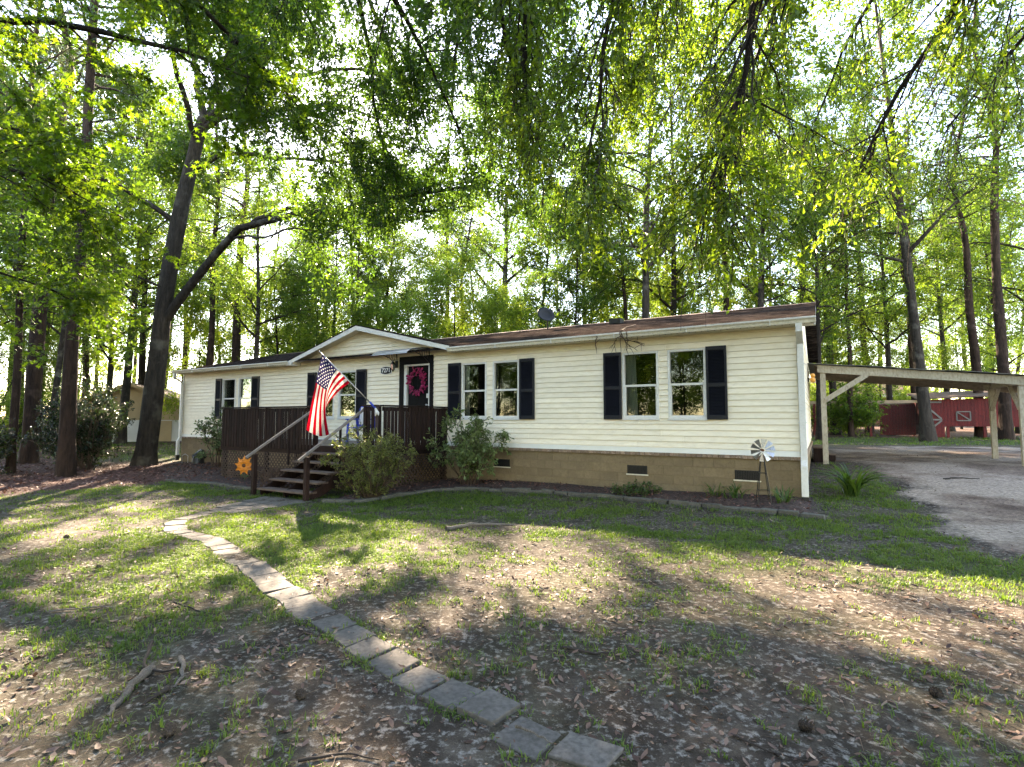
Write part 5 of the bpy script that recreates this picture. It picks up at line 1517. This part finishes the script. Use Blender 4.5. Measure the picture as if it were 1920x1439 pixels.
# ---- the big leaning oak
g = np.random.default_rng(9)
oak = root('oak_tree', 'big leaning oak with forked trunk and long limbs over the house', 'tree', (-13.32, 19.1, -.1))
tk = NP(); br = NP(); lf = NP()
def O(*pp): return [np.array(p) - np.array([-13.32, 19.1, -.1]) for p in pp]
tp = O((-13.32, 19.1, -.35), (-13.05, 19.05, 2.8), (-12.85, 19, 5.2), (-12.45, 19, 8.6), (-11.9, 18.9, 11.26), (-11.5, 18.8, 12.7))
P_, rr = trunk_tube(tk, tp, .34, .20, 22, 14, .45)
LM = [(O((-12.85, 19, 5.0), (-12.1, 18.9, 6.1), (-11.0, 18.6, 7.3), (-9.5, 18.2, 8.3), (-7.9, 17.7, 8.55), (-5.85, 17.1, 8.5), (-4.8, 16.8, 8.55), (-3.3, 16.3, 8.75), (-1.4, 15.8, 8.85)), .17),
      (O((-9.5, 18.2, 8.3), (-8.5, 18.4, 9.0), (-7.2, 18.4, 9.15), (-5.6, 18.0, 8.85), (-3.6, 17.6, 8.7), (-1.6, 17.5, 8.9)), .09),
      (O((-11.6, 18.85, 12.2), (-10.6, 18.5, 12.6), (-8.4, 17.9, 12.5), (-6.4, 17.4, 12.4), (-4.6, 17.0, 11.8)), .12),
      (O((-11.5, 18.8, 12.5), (-9.9, 18.2, 13.6), (-8.6, 17.7, 14.6), (-7.2, 17.0, 16.2), (-6.4, 16.2, 17.6)), .15),
      (O((-11.5, 18.8, 12.6), (-11.9, 18.7, 15.0), (-12.3, 18.8, 17.5)), .14),
      (O((-11.5, 18.8, 12.6), (-10.8, 19.4, 15.5), (-10.3, 20.2, 18.0)), .12),
      (O((-12.0, 18.9, 10.8), (-10.2, 18.4, 11.2), (-8.2, 18.2, 10.9), (-6.2, 18.0, 10.6), (-4.4, 17.8, 10.2)), .09),
      (O((-11.5, 18.8, 12.6), (-9.6, 19.2, 14.2), (-7.4, 19.4, 15.0), (-5.4, 19.4, 15.0), (-3.6, 19.2, 14.4)), .11),
      (O((-10.0, 18.3, 8.0), (-8.4, 17.2, 7.7), (-6.8, 16.4, 7.6), (-5.4, 15.8, 7.3)), .05),
      (O((-12.4, 19, 8.8), (-13.9, 18.2, 9.8), (-15.6, 17.2, 10.5), (-17, 16.4, 10.8)), .10),
      (O((-12.7, 19, 6.3), (-14.0, 18.0, 7.0), (-15.2, 17.2, 6.9)), .05),
      (O((-12.2, 18.95, 10.0), (-13.0, 20.5, 11.3), (-14.2, 22.0, 12.6)), .10),
      (O((-11.7, 18.85, 11.9), (-11.2, 16.9, 13.0), (-10.6, 15.2, 13.7), (-10.2, 13.6, 13.9)), .11)]
limbs = []
for q, r_ in LM:
    S_ = smooth_poly(q, 12); S_[1:] += g.normal(size=(11, 3)) * .05
    tubes(br, S_[None], np.linspace(r_, r_ * .28, 12)[None], 9); limbs.append((S_, r_))
foliate(g, br, lf, limbs[:1], 15, 2.0, 8, .9, 26, .15, 'rhomb', droop=.10, gauss=.10, start=.62, subr=.3)
foliate(g, br, lf, limbs[1:3], 13, 2.2, 9, .9, 28, .15, 'rhomb', droop=.10, gauss=.10, start=.5, subr=.3)
foliate(g, br, lf, limbs[3:], 19, 2.6, 10, 1.0, 32, .15, 'rhomb', droop=.10, gauss=.10, start=.42, subr=.3)
link('trunk', join(tk, br).mesh('trunk', True, False), M['bark_oak'], oak); link('crown', lf.mesh('crown'), M['leaf_oak'], oak)

# ---- oak whose boughs hang over the yard at the right; its trunk stands behind the viewer
def overhang(name, label, base, trunk, boughs, bark, leaf, tmpl, seed, **kw):
    g = np.random.default_rng(seed)
    r = root(name, label, 'tree', base)
    b0 = np.array(base); tk = NP(); br = NP(); lf = NP()
    trunk_tube(tk, [np.array(p) - b0 for p in trunk], kw.pop('r0', .3), .14, 18, 12, .4)
    limbs = []
    for q, r_ in boughs:
        S_ = smooth_poly([np.array(p) - b0 for p in q], 12); S_[1:-1] += g.normal(size=(10, 3)) * .04
        tubes(br, S_[None], np.linspace(r_, max(.008, r_ * .2), 12)[None], 7); limbs.append((S_, r_))
    foliate(g, br, lf, limbs, **kw) if False else foliate(g, br, lf, limbs, kw['nsub'], kw['sublen'], kw['ntw'], kw['twlen'], kw['nlv'], kw['lsize'], tmpl, droop=kw.get('droop', .15), hang=kw.get('hang', 0), gauss=kw.get('gauss', .04), start=kw.get('start', .3), subr=kw.get('subr', .3), updir=kw.get('updir', .2))
    if kw.get('bare'): foliate(g, br, lf, limbs, kw['bare'], kw['sublen'] * 1.1, 9, kw['twlen'], 0, .1, tmpl, droop=.1, hang=kw.get('hang', 0) * 1.2, start=.4, subr=.3, updir=.1)
    link('trunk', join(tk, br).mesh('trunk', True, False), M[bark], r); link('crown', lf.mesh('crown'), M[leaf], r)
    return r
overhang('overhanging_oak', 'oak with drooping twigs of yellow-green leaves hanging over the yard', (7.0, -2.5, 0),
         [(7.0, -2.5, -.2), (6.9, -2.3, 2.5), (6.7, -2.0, 5.0), (6.4, -1.6, 7.5), (6.2, -1.2, 10.5)],
         [([(6.6, -1.9, 5.6), (5.2, 1.5, 7.2), (4.0, 4.6, 7.9), (3.2, 6.2, 7.0), (2.95, 6.6, 5.6), (2.6, 6.7, 4.7)], .09),
          ([(6.5, -1.7, 6.4), (6.4, 2.0, 8.2), (6.6, 5.5, 8.3), (6.3, 7.8, 7.2), (5.8, 8.4, 5.8)], .10),
          ([(6.4, -1.6, 7.4), (3.5, 1.5, 8.6), (1.9, 4.6, 8.2), (1.3, 6.4, 6.9), (1.05, 6.8, 5.3)], .08),
          ([(6.5, -1.7, 6.8), (8.3, 1.5, 8.4), (9.2, 5.5, 9.3), (9.4, 8.6, 8.8), (9.0, 10.4, 7.6)], .10),
          ([(6.3, -1.4, 8.4), (4.6, 2.6, 10.0), (4.4, 6.5, 9.8), (4.6, 9.0, 8.6), (4.5, 9.9, 7.0)], .09),
          ([(6.3, -1.3, 9.0), (2.4, 2.0, 10.2), (.4, 5.6, 9.2), (.2, 7.6, 7.8), (.3, 8.2, 6.3)], .08),
          ([(6.2, -1.2, 9.8), (7.2, 3.0, 11.2), (7.6, 7.5, 11.3), (7.5, 10.6, 10.2), (7.2, 12.0, 8.6)], .09),
          ([(6.2, -1.2, 10.2), (3.6, 3.4, 12.0), (2.6, 7.6, 11.8), (2.4, 10.5, 10.2), (2.4, 11.4, 8.8)], .08),
          ([(6.6, -1.9, 5.8), (8.9, .5, 6.9), (10.4, 3.6, 7.4), (10.6, 7.2, 7.2)], .08),
          ([(6.4, -1.6, 7.4), (4.8, 3.0, 8.9), (3.7, 6.4, 8.5), (3.2, 8.2, 7.6)], .07),
          ([(6.3, -1.4, 8.8), (4.0, 5.0, 10.6), (3.2, 9.0, 10.2), (2.8, 11.0, 9.3)], .08),
          ([(6.3, -1.4, 9.2), (5.6, 5.0, 11.2), (5.2, 9.6, 11.2), (5.0, 12.0, 10.2)], .08),
          ([(6.2, -1.2, 10.4), (9.5, 3.6, 12.2), (11.4, 8.2, 12.3), (12.0, 11.5, 11.0)], .08)],
         'bark_twig', 'leaf_hang', 'obov', 201, r0=.3, nsub=19, sublen=2.0, ntw=10, twlen=.75, nlv=25, lsize=.115, bare=12, droop=.10, hang=.32, gauss=.035, start=.40)
overhang('overhanging_oak', 'oak with dark boughs slanting across the sky above the gable', (-4.6, -3.0, 0),
         [(-4.6, -3.0, -.2), (-4.5, -2.8, 3.0), (-4.2, -2.3, 6.0), (-3.9, -1.8, 9.0), (-3.7, -1.5, 11.5)],
         [([(-4.2, -2.4, 6.0), (-3.9, 2.0, 8.6), (-3.2, 6.5, 9.6), (-2.0, 10.0, 9.4), (-1.2, 12.2, 8.4)], .11),
          ([(-4.0, -2.0, 8.0), (-2.6, 2.5, 10.2), (-1.2, 7.0, 11.0), (.3, 10.5, 10.6), (1.2, 12.2, 9.5)], .10),
          ([(-3.9, -1.8, 9.0), (-4.6, 3.5, 11.0), (-5.2, 8.5, 11.6), (-4.8, 12.0, 11.0)], .10),
          ([(-3.8, -1.6, 10.2), (-3.0, 4.5, 12.4), (-2.4, 9.5, 13.2), (-1.6, 13.0, 12.6), (-1.0, 15.0, 11.2)], .10),
          ([(-4.2, -2.4, 6.4), (-5.4, 2.5, 8.2), (-6.0, 7.0, 9.0), (-5.4, 10.4, 9.0), (-4.6, 12.4, 8.4)], .09),
          ([(-4.0, -2.2, 7.2), (-2.2, 2.2, 8.6), (-.8, 5.8, 9.0), (-.2, 8.6, 8.6), (.2, 10.0, 7.8)], .08),
          ([(-3.9, -1.8, 9.0), (-3.6, 4.0, 10.8), (-3.4, 9.0, 11.2), (-2.9, 13.0, 10.4), (-2.6, 15.0, 9.2)], .09),
          ([(-4.1, -2.2, 7.6), (-3.4, 4.0, 9.4), (-3.0, 9.0, 10.0), (-3.4, 12.6, 9.2), (-3.6, 14.4, 8.0)], .08),
          ([(-4.0, -2.0, 8.4), (-1.6, 4.0, 9.8), (-.2, 9.0, 10.2), (.2, 12.6, 9.4), (.2, 14.4, 8.2)], .08),
          ([(-3.9, -1.9, 8.8), (-4.6, 5.0, 10.4), (-6.0, 10.0, 11.0), (-6.6, 13.4, 10.4)], .08),
          ([(-3.8, -1.7, 9.8), (-1.8, 5.0, 11.8), (-1.0, 10.0, 12.2), (-1.6, 14.0, 11.4), (-2.0, 16.0, 10.2)], .09),
          ([(-3.8, -1.6, 10.6), (-1.4, 4.5, 12.6), (.6, 9.0, 13.4), (1.6, 13.0, 12.8)], .09)],
         'bark_twig', 'leaf_oak', 'obov', 202, r0=.3, nsub=19, sublen=2.4, ntw=11, twlen=.9, nlv=36, lsize=.125, droop=.10, hang=.12, gauss=.05, start=.42)
overhang('sweetgum_tree', 'sweetgum with star shaped leaves reaching in over the left of the yard', (-13.2, 7.6, 0),
         [(-13.2, 7.6, -.3), (-13.1, 7.6, 3.0), (-13.0, 7.7, 6.0), (-12.9, 7.8, 9.0), (-12.8, 7.8, 12.0)],
         [([(-13.0, 7.7, 4.9), (-11.4, 8.5, 5.9), (-10.2, 9.0, 6.2), (-9.0, 9.4, 6.1), (-8.2, 9.6, 5.8)], .09),
          ([(-13.0, 7.7, 6.0), (-10.8, 8.2, 7.7), (-8.6, 8.7, 8.5), (-6.4, 9.1, 8.4), (-4.9, 9.3, 7.9)], .10),
          ([(-13.0, 7.7, 5.6), (-12.0, 9.2, 6.9), (-11.0, 10.2, 7.6), (-10.2, 10.8, 7.6)], .08),
          ([(-12.9, 7.8, 7.6), (-10.9, 7.6, 9.4), (-8.4, 8.2, 10.2), (-6.2, 8.6, 10.2)], .10),
          ([(-13.0, 7.7, 4.2), (-11.8, 9.4, 4.7), (-10.6, 10.8, 4.6), (-9.5, 11.8, 4.1)], .05),
          ([(-12.9, 7.8, 8.6), (-10.6, 9.6, 10.4), (-8.6, 11.2, 11.2), (-6.6, 12.4, 11.2)], .09),
          ([(-13.0, 7.7, 6.6), (-11.6, 7.0, 7.6), (-9.6, 6.9, 8.3), (-7.8, 7.2, 8.4)], .07)],
         'bark_dark', 'leaf_gum', 'star', 203, r0=.22, nsub=19, sublen=1.9, ntw=9, twlen=.85, nlv=21, lsize=.14, droop=.12, hang=.06, gauss=.05, start=.30)

# ---- shrubs
def bush(name, label, loc, seed, nst, h, rad, nsub, ntw, nlv, lsize, tmpl, leaf, open_=False, twlen=.22, sublen=.45, cat='shrub', droop=.05):
    g = np.random.default_rng(seed)
    r = root(name, label, cat, (loc[0], loc[1], float(gz(loc[0], loc[1]))))
    br = NP(); lf = NP(); limbs = []
    for i in range(nst):
        az = 2.399 * i + g.random(); q = [np.array([.08 * math.cos(az), .08 * math.sin(az), -.08])]
        rho = rad * math.sqrt((i + .5) / nst); hh = h * (.55 + .45 * math.sqrt(max(0, 1 - (rho / rad) ** 2))) * (.62 + .48 * g.random())
        e = np.array([rho * math.cos(az), rho * math.sin(az), hh]); m_ = np.array([rho * .55 * math.cos(az), rho * .55 * math.sin(az), hh * .5])
        S_ = smooth_poly([q[0], m_, e], 7); S_[1:-1] += g.normal(size=(5, 3)) * .02
        tubes(br, S_[None], np.linspace(.014, .004, 7)[None], 5); limbs.append((S_, .014))
    foliate(g, br, lf, limbs, nsub, sublen, ntw, twlen, nlv, lsize, tmpl, droop=droop, gauss=.012, start=.12 if not open_ else .3, updir=.3)
    link('stems', br.mesh('stems', True, False), M['twigbare'], r); link('leaves', lf.mesh('leaves'), M[leaf], r)
    return r
bush('azalea_bush', 'wide rounded yellow-green azalea bush beside the deck steps', (-2.95, 11.05), 301, 42, 1.30, .92, 5, 6, 10, .05, 'rhomb', 'leaf_azalea', sublen=.34, twlen=.13)
bush('leafy_shrub', 'upright pale green shrub against the foundation between deck and window', (-1.03, 12.6), 302, 20, 1.45, .8, 4, 5, 9, .125, 'obov', 'leaf_shrub', True, sublen=.42, twlen=.2)
bush('thin_shrub', 'thin open shrub at the left end of the deck railing', (-9.95, 17.75), 303, 12, 1.75, .62, 5, 5, 7, .10, 'rhomb', 'leaf_shrub', True, sublen=.5, twlen=.25)
bush('camellia_bush', 'tall glossy dark camellia bush beneath the leaning oak', (-14.0, 17.3), 304, 30, 2.6, 1.0, 6, 6, 11, .11, 'obov', 'leaf_camellia', sublen=.6, twlen=.28)
bush('camellia_bush', 'low spreading glossy camellia at the foot of the thick pine', (-15.6, 15.4), 305, 18, 1.35, 1.0, 6, 6, 10, .10, 'obov', 'leaf_camellia', sublen=.6, twlen=.28)
bush('camellia_bush', 'glossy camellia behind the straight dark trunk', (-15.3, 18.6), 306, 22, 2.1, 1.0, 6, 6, 10, .10, 'obov', 'leaf_camellia', sublen=.6, twlen=.28)
bush('sapling', 'leafy green sapling in the brush left of the red coop', (20.5, 31.5), 307, 16, 2.6, 1.3, 6, 6, 14, .16, 'rhomb', 'leaf_under', sublen=.9, twlen=.5)
for i, (X, Y, h_, r_) in enumerate([(17.2, 34, 1.6, 1.6), (22.5, 36.5, 1.7, 1.7), (25.5, 40, 2.0, 2.0), (28, 44, 2.2, 2.2), (20, 40, 1.8, 1.8), (-31, 30, 1.5, 1.6), (-35, 30, 2.2, 2.2), (-33, 25, 2.0, 1.8), (38, 38, 2.4, 2.4), (44, 44, 2.6, 2.6)]):
    b = bush('brush', 'green leafy brush at the edge of the woods', (X, Y), 320 + i, 16, h_, r_, 6, 6, 14, .16, 'rhomb', 'leaf_under' if i % 2 else 'leaf_far', sublen=.8, twlen=.45)
    b['group'] = 'brush at the edge of the woods'

def strap_clump(name, label, loc, seed, n, L, w, lean=.9, dz=0.0):
    g = np.random.default_rng(seed)
    r = root(name, label, 'plant', (loc[0], loc[1], float(gz(loc[0], loc[1])) + dz))
    me_v = NP()
    for i in range(n):
        az = g.random() * 6.28; l = L * (.6 + .5 * g.random()); d = np.array([math.cos(az), math.sin(az)]); b = d * g.random() * .10 + g.normal(size=2) * .05
        sgm = 6; pts = []
        le = lean * (.4 + .7 * g.random())
        for k in range(sgm + 1):
            t = k / sgm; out = l * (.15 * t + le * .75 * t ** 2.0); up_ = l * (1.05 * t - le * .55 * t ** 2.6)
            pts.append((b[0] + d[0] * out, b[1] + d[1] * out, up_ - .03))
        pts = np.array(pts); s_ = np.array([-d[1], d[0], 0.0])
        ww = w * np.array([.55, .8, 1, 1, .85, .55, .05])[:, None]
        v = np.concatenate([pts - s_ * ww, pts + np.array([0, 0, -.35]) * ww * 0 + np.array([0, 0, -1]) * ww * .5, pts + s_ * ww])
        k = sgm + 1; f_ = []
        for j in range(sgm): f_ += [[j, j + 1, k + j + 1, k + j], [k + j, k + j + 1, 2 * k + j + 1, 2 * k + j]]
        me_v.add(v, np.array(f_), np.full(3 * k, g.random()))
    link('leaves', me_v.mesh('leaves', True), M['leaf_strap'], r)
    return r
strap_clump('lily_clump', 'large arching strap leaved lily clump beside the end of the house', (6.55, 10.15), 401, 60, .78, .024, 1.0)
strap_clump('lily_clump', 'small strap leaved plant left of the metal windmill', HW(-1.15, -.55), 402, 34, .45, .011, .9, .05)
strap_clump('lily_clump', 'small strap leaved plant between the windmill and the downspout', HW(-.32, -.75), 403, 30, .42, .012, 1.0, .05)
strap_clump('lily_clump', 'grassy strap leaved plant under the right window vent', HW(-1.55, -.45), 404, 22, .40, .009, .9, .05)
bush('ground_cover', 'low bright green plant patch below the middle foundation vent', HW(-2.95, -.75), 405, 20, .22, .45, 3, 4, 7, .05, 'rhomb', 'leaf_strap', sublen=.14, twlen=.07, cat='plant')

# ------------------------------------------------------------------ ground litter and grass
gl = np.random.default_rng(500)
def scatter(n, x0, x1, y0, y1, dens):
    x = gl.uniform(x0, x1, n); y = gl.uniform(y0, y1, n)
    k = gl.random(n) < dens(x, y)
    return x[k], y[k]
def in_house(x, y):
    lx, ly = HL(x, y); return (lx > -21.6) & (lx < .1) & (ly > -.06) & (ly < 8.4)
def view_wedge(x, y, m=1.06): return np.abs(x) < m * y + .6
def surf(x, y):
    z = gz(x, y)
    z = z + np.clip(poly_sd(x, y, BED_R) * .25, 0, .075) + np.clip(poly_sd(x, y, BED_L) * .25, 0, .05)
    return z + np.where(path_mask(x, y) > .0, .022, 0)

def blades(x, y, nb, hmin, hmax, w, spread, name, lie=.55):
    n = len(x); N = n * nb
    bx = np.repeat(x, nb) + gl.normal(size=N) * spread; by = np.repeat(y, nb) + gl.normal(size=N) * spread
    k = path_mask(bx, by) < .004
    bx, by = bx[k], by[k]; N = len(bx)
    bz = surf(bx, by) - .004
    az = gl.uniform(0, 6.283, N); h = gl.uniform(hmin, hmax, N); le = np.clip(gl.normal(lie, .25, N), .05, 1.2)
    d = np.stack([np.cos(az), np.sin(az), np.zeros(N)], -1); s_ = np.stack([-np.sin(az), np.cos(az), np.zeros(N)], -1)
    p0 = np.stack([bx, by, bz], -1); up_ = np.array([0, 0, 1.0])
    hm = h[:, None]; lm = le[:, None]
    p1 = p0 + hm * (.5 * up_ + .22 * lm * d); p2 = p0 + hm * ((1 - .42 * lm) * up_ + .95 * lm * d)
    ww = (w * gl.uniform(.7, 1.3, N))[:, None]
    V = np.stack([p0 - s_ * ww, p0 + s_ * ww, p1 + s_ * ww * .85, p1 - s_ * ww * .85, p2], 1)
    b = (np.arange(N) * 5)[:, None]
    m_ = NP()
    tn = np.clip(.25 + .5 * fbm(bx * 1.1, by * 1.1, 61) + gl.normal(size=N) * .2, 0, 1)
    tn = np.where(gl.random(N) < .06, 1.0, tn)
    m_.add(V.reshape(-1, 3), b + np.array([[0, 1, 2, 3]]), np.repeat(tn, 5))
    m_.fs.append(b + np.array([[3, 2, 4]]) + 0)
    return tag(link(name, m_.mesh(name), M['grass']), 'short patchy green lawn grass growing in tufts', 'grass', kind='stuff')
d1 = lambda x, y: grassy(x, y) * view_wedge(x, y)
x, y = scatter(26000, -9, 9, 2.2, 7.5, d1)
blades(x, y, 12, .025, .07, .0034, .03, 'grass', .75)
x, y = scatter(60000, -6, 1.2, 2.2, 11, lambda x, y: ((path_mask(x, y) > -.045) & (path_mask(x, y) < .01)) * (.15 + .5 * sst(.4, .6, fbm(x * 3, y * 3, 44))))
blades(x, y, 6, .02, .06, .0032, .018, 'grass', .8)
x, y = scatter(26000, -13, 11, 7.0, 14.5, d1)
blades(x, y, 10, .03, .075, .0048, .05, 'grass', .7)
x, y = scatter(9000, -32, 34, 20, 38, lambda x, y: lawn_back(x, y) * view_wedge(x, y) * .8)
blades(x, y, 8, .05, .12, .010, .12, 'grass', .6)

def fallen(n, x0, x1, y0, y1, dens, size, m, name, label, tmpl='dead', flat=.3):
    x, y = scatter(n, x0, x1, y0, y1, dens); N = len(x)
    z = surf(x, y) + gl.uniform(.002, .012, N)
    az = gl.uniform(0, 6.283, N)
    dr = np.stack([np.cos(az), np.sin(az), gl.normal(size=N) * flat], -1); nr = unit(gl.normal(size=(N, 3)) * flat + np.array([0, 0, 1.0]))
    mm = NP(); leaves(mm, np.stack([x, y, z], -1), dr, nr, size * gl.uniform(.6, 1.25, N), np.clip(gl.normal(.42, .27, N), 0, 1), tmpl)
    return tag(link(name, mm.mesh(name), M[m]), label, 'leaves', kind='stuff')
DRV = lambda x, y: (poly_sd(x, y, DRIVE) > 0) * view_wedge(x, y)
def dl(x, y):
    n = fbm(x * 1.3, y * 1.3, 71)
    return np.clip((.25 + 1.1 * sst(.42, .65, n)) * (1 - .55 * grassy(x, y)) * (path_mask(x, y) < .01) * (1 - .75 * (poly_sd(x, y, DRIVE) > .3)) * view_wedge(x, y) * ~in_house(x, y) * (1 - sst(-1, 1.5, redlit(x, y)) * 0), 0, 1) * np.where(path_mask(x, y) > .01, .06, 1)
fallen(8500, -7, 7, 2.0, 6.5, dl, .055, 'litter', 'fallen_leaves', 'dry tan fallen leaves scattered over the bare ground')
fallen(7000, -13, 11, 6.5, 14, lambda x, y: dl(x, y) * .6, .066, 'litter', 'fallen_leaves', 'dry tan fallen leaves scattered over the lawn before the house')
fallen(16000, -26, -6, 9.5, 24, lambda x, y: redlit(x, y) * view_wedge(x, y) * ~in_house(x, y), .10, 'litter_red', 'leaf_litter', 'reddish brown leaf litter under the trees on the left')
fallen(6000, -3.5, 5.5, 8, 15, lambda x, y: (poly_sd(x, y, BED_R) > .05) * ~in_house(x, y) * .75, .065, 'litter_red', 'bed_litter', 'fallen leaves on the mulch bed by the foundation', flat=.4)
fallen(4000, -14, -5, 12, 19, lambda x, y: (poly_sd(x, y, BED_L) > .05) * ~in_house(x, y) * .6, .07, 'litter_red', 'bed_litter', 'fallen leaves on the bed left of the steps', flat=.4)
fallen(6000, -7, 7, 2, 11, lambda x, y: (path_mask(x, y) > .015) * 1.0, .028, 'litter', 'path_litter', 'small dry leaf crumbs lying on the pavers')
fallen(9000, -8, 8, 2.0, 9, lambda x, y: view_wedge(x, y) * (path_mask(x, y) < .01) * (.15 + sst(.45, .62, fbm(x * .9, y * .9, 93))), .13, 'straw', 'pine_straw', 'dry pine needles scattered across the yard', tmpl='needle', flat=.08)
fallen(16000, -7, 7, 2.0, 6.5, lambda x, y: view_wedge(x, y) * (path_mask(x, y) < .01) * (.35 + .65 * fbm(x * 2, y * 2, 88)), .022, 'litter', 'leaf_crumbs', 'crumbled leaf and bark bits on the bare soil', flat=.5)

fallen(3500, 5, 16, 5, 20, lambda x, y: DRV(x, y) * (.15 + .5 * sst(.5, .65, fbm(x * .8, y * .8, 97))), .06, 'litter', 'drive_litter', 'dry leaves and crumbs scattered over the sandy drive')

# sticks and roots
def stick(pts, r, m, label, k=7, name='stick', taper=.35):
    z0 = float(gz(pts[0][0], pts[0][1])); o0 = np.array([pts[0][0], pts[0][1], z0])
    Q = [np.array([p[0], p[1], float(gz(p[0], p[1])) + (p[2] if len(p) > 2 else r * .6)]) - o0 for p in pts]
    S_ = smooth_poly(Q, 10); S_[1:-1] += gl.normal(size=(8, 3)) * r * .25
    n = NP(); tubes(n, S_[None], (np.linspace(r, r * taper, 10) * (1 + .12 * np.sin(np.arange(10) * 2.1)))[None], k)
    o = link(name, n.mesh(name, True, False), M[m]); o.location = tuple(o0)
    return tag(o, label, 'stick' if name != 'tree_root' else 'root')
stick([(-2.28, 3.42), (-2.24, 3.2, .02), (-2.2, 3.02, .012), (-2.16, 2.9, .0)], .028, 'stick', 'thick pale grey root emerging from the soil in the left foreground', name='tree_root')
stick([(-2.42, 3.62, .10), (-2.38, 3.52, .06), (-2.33, 3.42, .03), (-2.2, 3.38, .02), (-2.08, 3.42, .02)], .013, 'stickdark', 'dark crooked branch curling up beside the pale root')
stick([(-2.2, 3.58, .02), (-2.08, 3.42, .025), (-2.02, 3.3, .02), (-2.0, 3.2, .01)], .017, 'stick', 'short barky stick lying across the dark crooked branch')
stick([(-2.02, 3.18, .02), (-2.03, 3.08, .015), (-2.05, 3.0, .01)], .016, 'stickdark', 'short dark stick just below the barky stick')
stick([(.02, 2.78, .03), (.1, 2.72, .035), (.2, 2.62, .04)], .009, 'stick', 'small grey twig resting on the lowest paver joint')
stick([(-2.9, 4.6, .015), (-2.6, 4.45, .01), (-2.35, 4.3, .015)], .008, 'stickdark', 'slender curved twig in the grass left of the path')
stick([(-.95, 7.62, .03), (-.7, 7.75, .045), (-.35, 7.85, .03), (.05, 7.95, .01)], .035, 'stick', 'low tree root showing through the lawn before the azalea', name='tree_root')
stick([(.35, 3.7, .02), (.55, 3.66, .015), (.7, 3.68, .012)], .011, 'stickdark', 'short dark stick on bare soil right of the path')
stick([(1.1, 2.75, .015), (1.25, 2.6, .012), (1.5, 2.52, .012)], .006, 'stickdark', 'thin twig by the pine cone in the right foreground')
stick([(9.0, 11.0, .02), (9.3, 11.05, .03), (9.7, 10.95, .02)], .02, 'stickdark', 'dark stick lying on the sandy drive before the carport')
stick([(-3.8, 4.4, .015), (-3.4, 4.5, .012), (-3.0, 4.42, .01)], .007, 'stick', 'pale twig on the bare patch at the left edge')
stick([(-1.0, 2.55, .012), (-.8, 2.6, .012), (-.62, 2.55, .01)], .008, 'stickdark', 'small dark twig left of the lowest pavers')

# pine cones
cm = MB(); L_ = .09
for r_, z_ in ((0, 0),): pass
cm.lathe([(0, 0), (.018, .006), (.026, .025), (.024, .05), (.014, .075), (0, .088)], 9)
for i in range(70):
    t = (i + .5) / 70; a = i * 2.399; z_ = .006 + .076 * t; rr = .028 * math.sin(math.pi * (.18 + .75 * t)) + .004; o_ = .010
    c = Vector((rr * math.cos(a), rr * math.sin(a), z_)); d = Vector((math.cos(a), math.sin(a), .5)).normalized(); s_ = Vector((-math.sin(a), math.cos(a), 0))
    cm.add([c - s_ * .007 - d * .004, c + s_ * .007 - d * .004, c + s_ * .005 + d * o_, c - s_ * .005 + d * o_, c + d * (o_ + .004) + Vector((0, 0, .005)), c + Vector((0, 0, -.004))], [(0, 1, 2, 3), (3, 2, 4), (0, 3, 5), (1, 5, 2)])
cme = cm.mesh('pine_cone'); cme.materials.append(M['cone'])
for (X, Y, lb) in [(-1.18, 3.07, 'brown pine cone in the grass left of the paver path'), (-1.72, 2.73, 'brown pine cone below the pale root in the left foreground'), (2.44, 3.16, 'brown pine cone among leaves near the right edge of the yard'),
                   (1.49, 2.83, 'open pine cone lying on bare soil right of the lowest pavers'), (-5.94, 7.13, 'dark pine cone on the bare patch left of the path bend'), (-4.3, 5.6, 'dark pine cone in the patchy grass beyond the twigs')]:
    o = link('pine_cone', cme); o.location = (X, Y, float(gz(X, Y)) + .022); o.rotation_euler = (R(82), random.uniform(-.3, .3), random.uniform(0, 6.28)); s_ = random.uniform(.72, .9); o.scale = (s_, s_, s_)
    tag(o, lb, 'pine cone', 'pine cones on the ground')

# dead branch caught on the gutter above the right windows
db = root('dead_branch', 'bare dead branch caught on the gutter above the right windows', 'branch', HW(-3.35, -.42, ZS + .10), -TH)
n = NP(); g = np.random.default_rng(610)
mains = [[(.05, .9, .30), (.0, .35, .16), (0, .0, .03), (-.01, -.03, -.2), (.02, -.05, -.5)], [(0, .0, .03), (.08, -.05, -.15), (.2, -.06, -.3), (.36, -.05, -.42)], [(.0, -.02, -.08), (.16, -.05, -.2), (.34, -.06, -.22), (.52, -.04, -.28)],
         [(.0, -.02, -.05), (-.1, -.06, -.18), (-.12, -.06, -.34)], [(.12, .0, .02), (.16, -.05, -.2), (.12, -.06, -.42)], [(-.55, .02, .02), (-.56, -.05, -.2), (-.53, -.05, -.42)]]
for q in mains:
    S_ = smooth_poly(q, 10); S_[1:] += g.normal(size=(9, 3)) * .008; tubes(n, S_[None], np.linspace(.013, .005, 10)[None], 5)
    for k in range(4):
        p, tg = interp_poly(S_, np.array([.35 + .6 * g.random()])); d = unit(tg[0] + g.normal(size=3) * .7 + np.array([.2, -.1, -.1])); l = .1 + .16 * g.random()
        tubes(n, np.array([[p[0], p[0] + d * l * .5, p[0] + d * l + np.array([0, 0, -.02])]]), np.array([[.006, .005, .003]]), 4)
link('twigs', n.mesh('twigs', True, False), M['twigbare'], db)
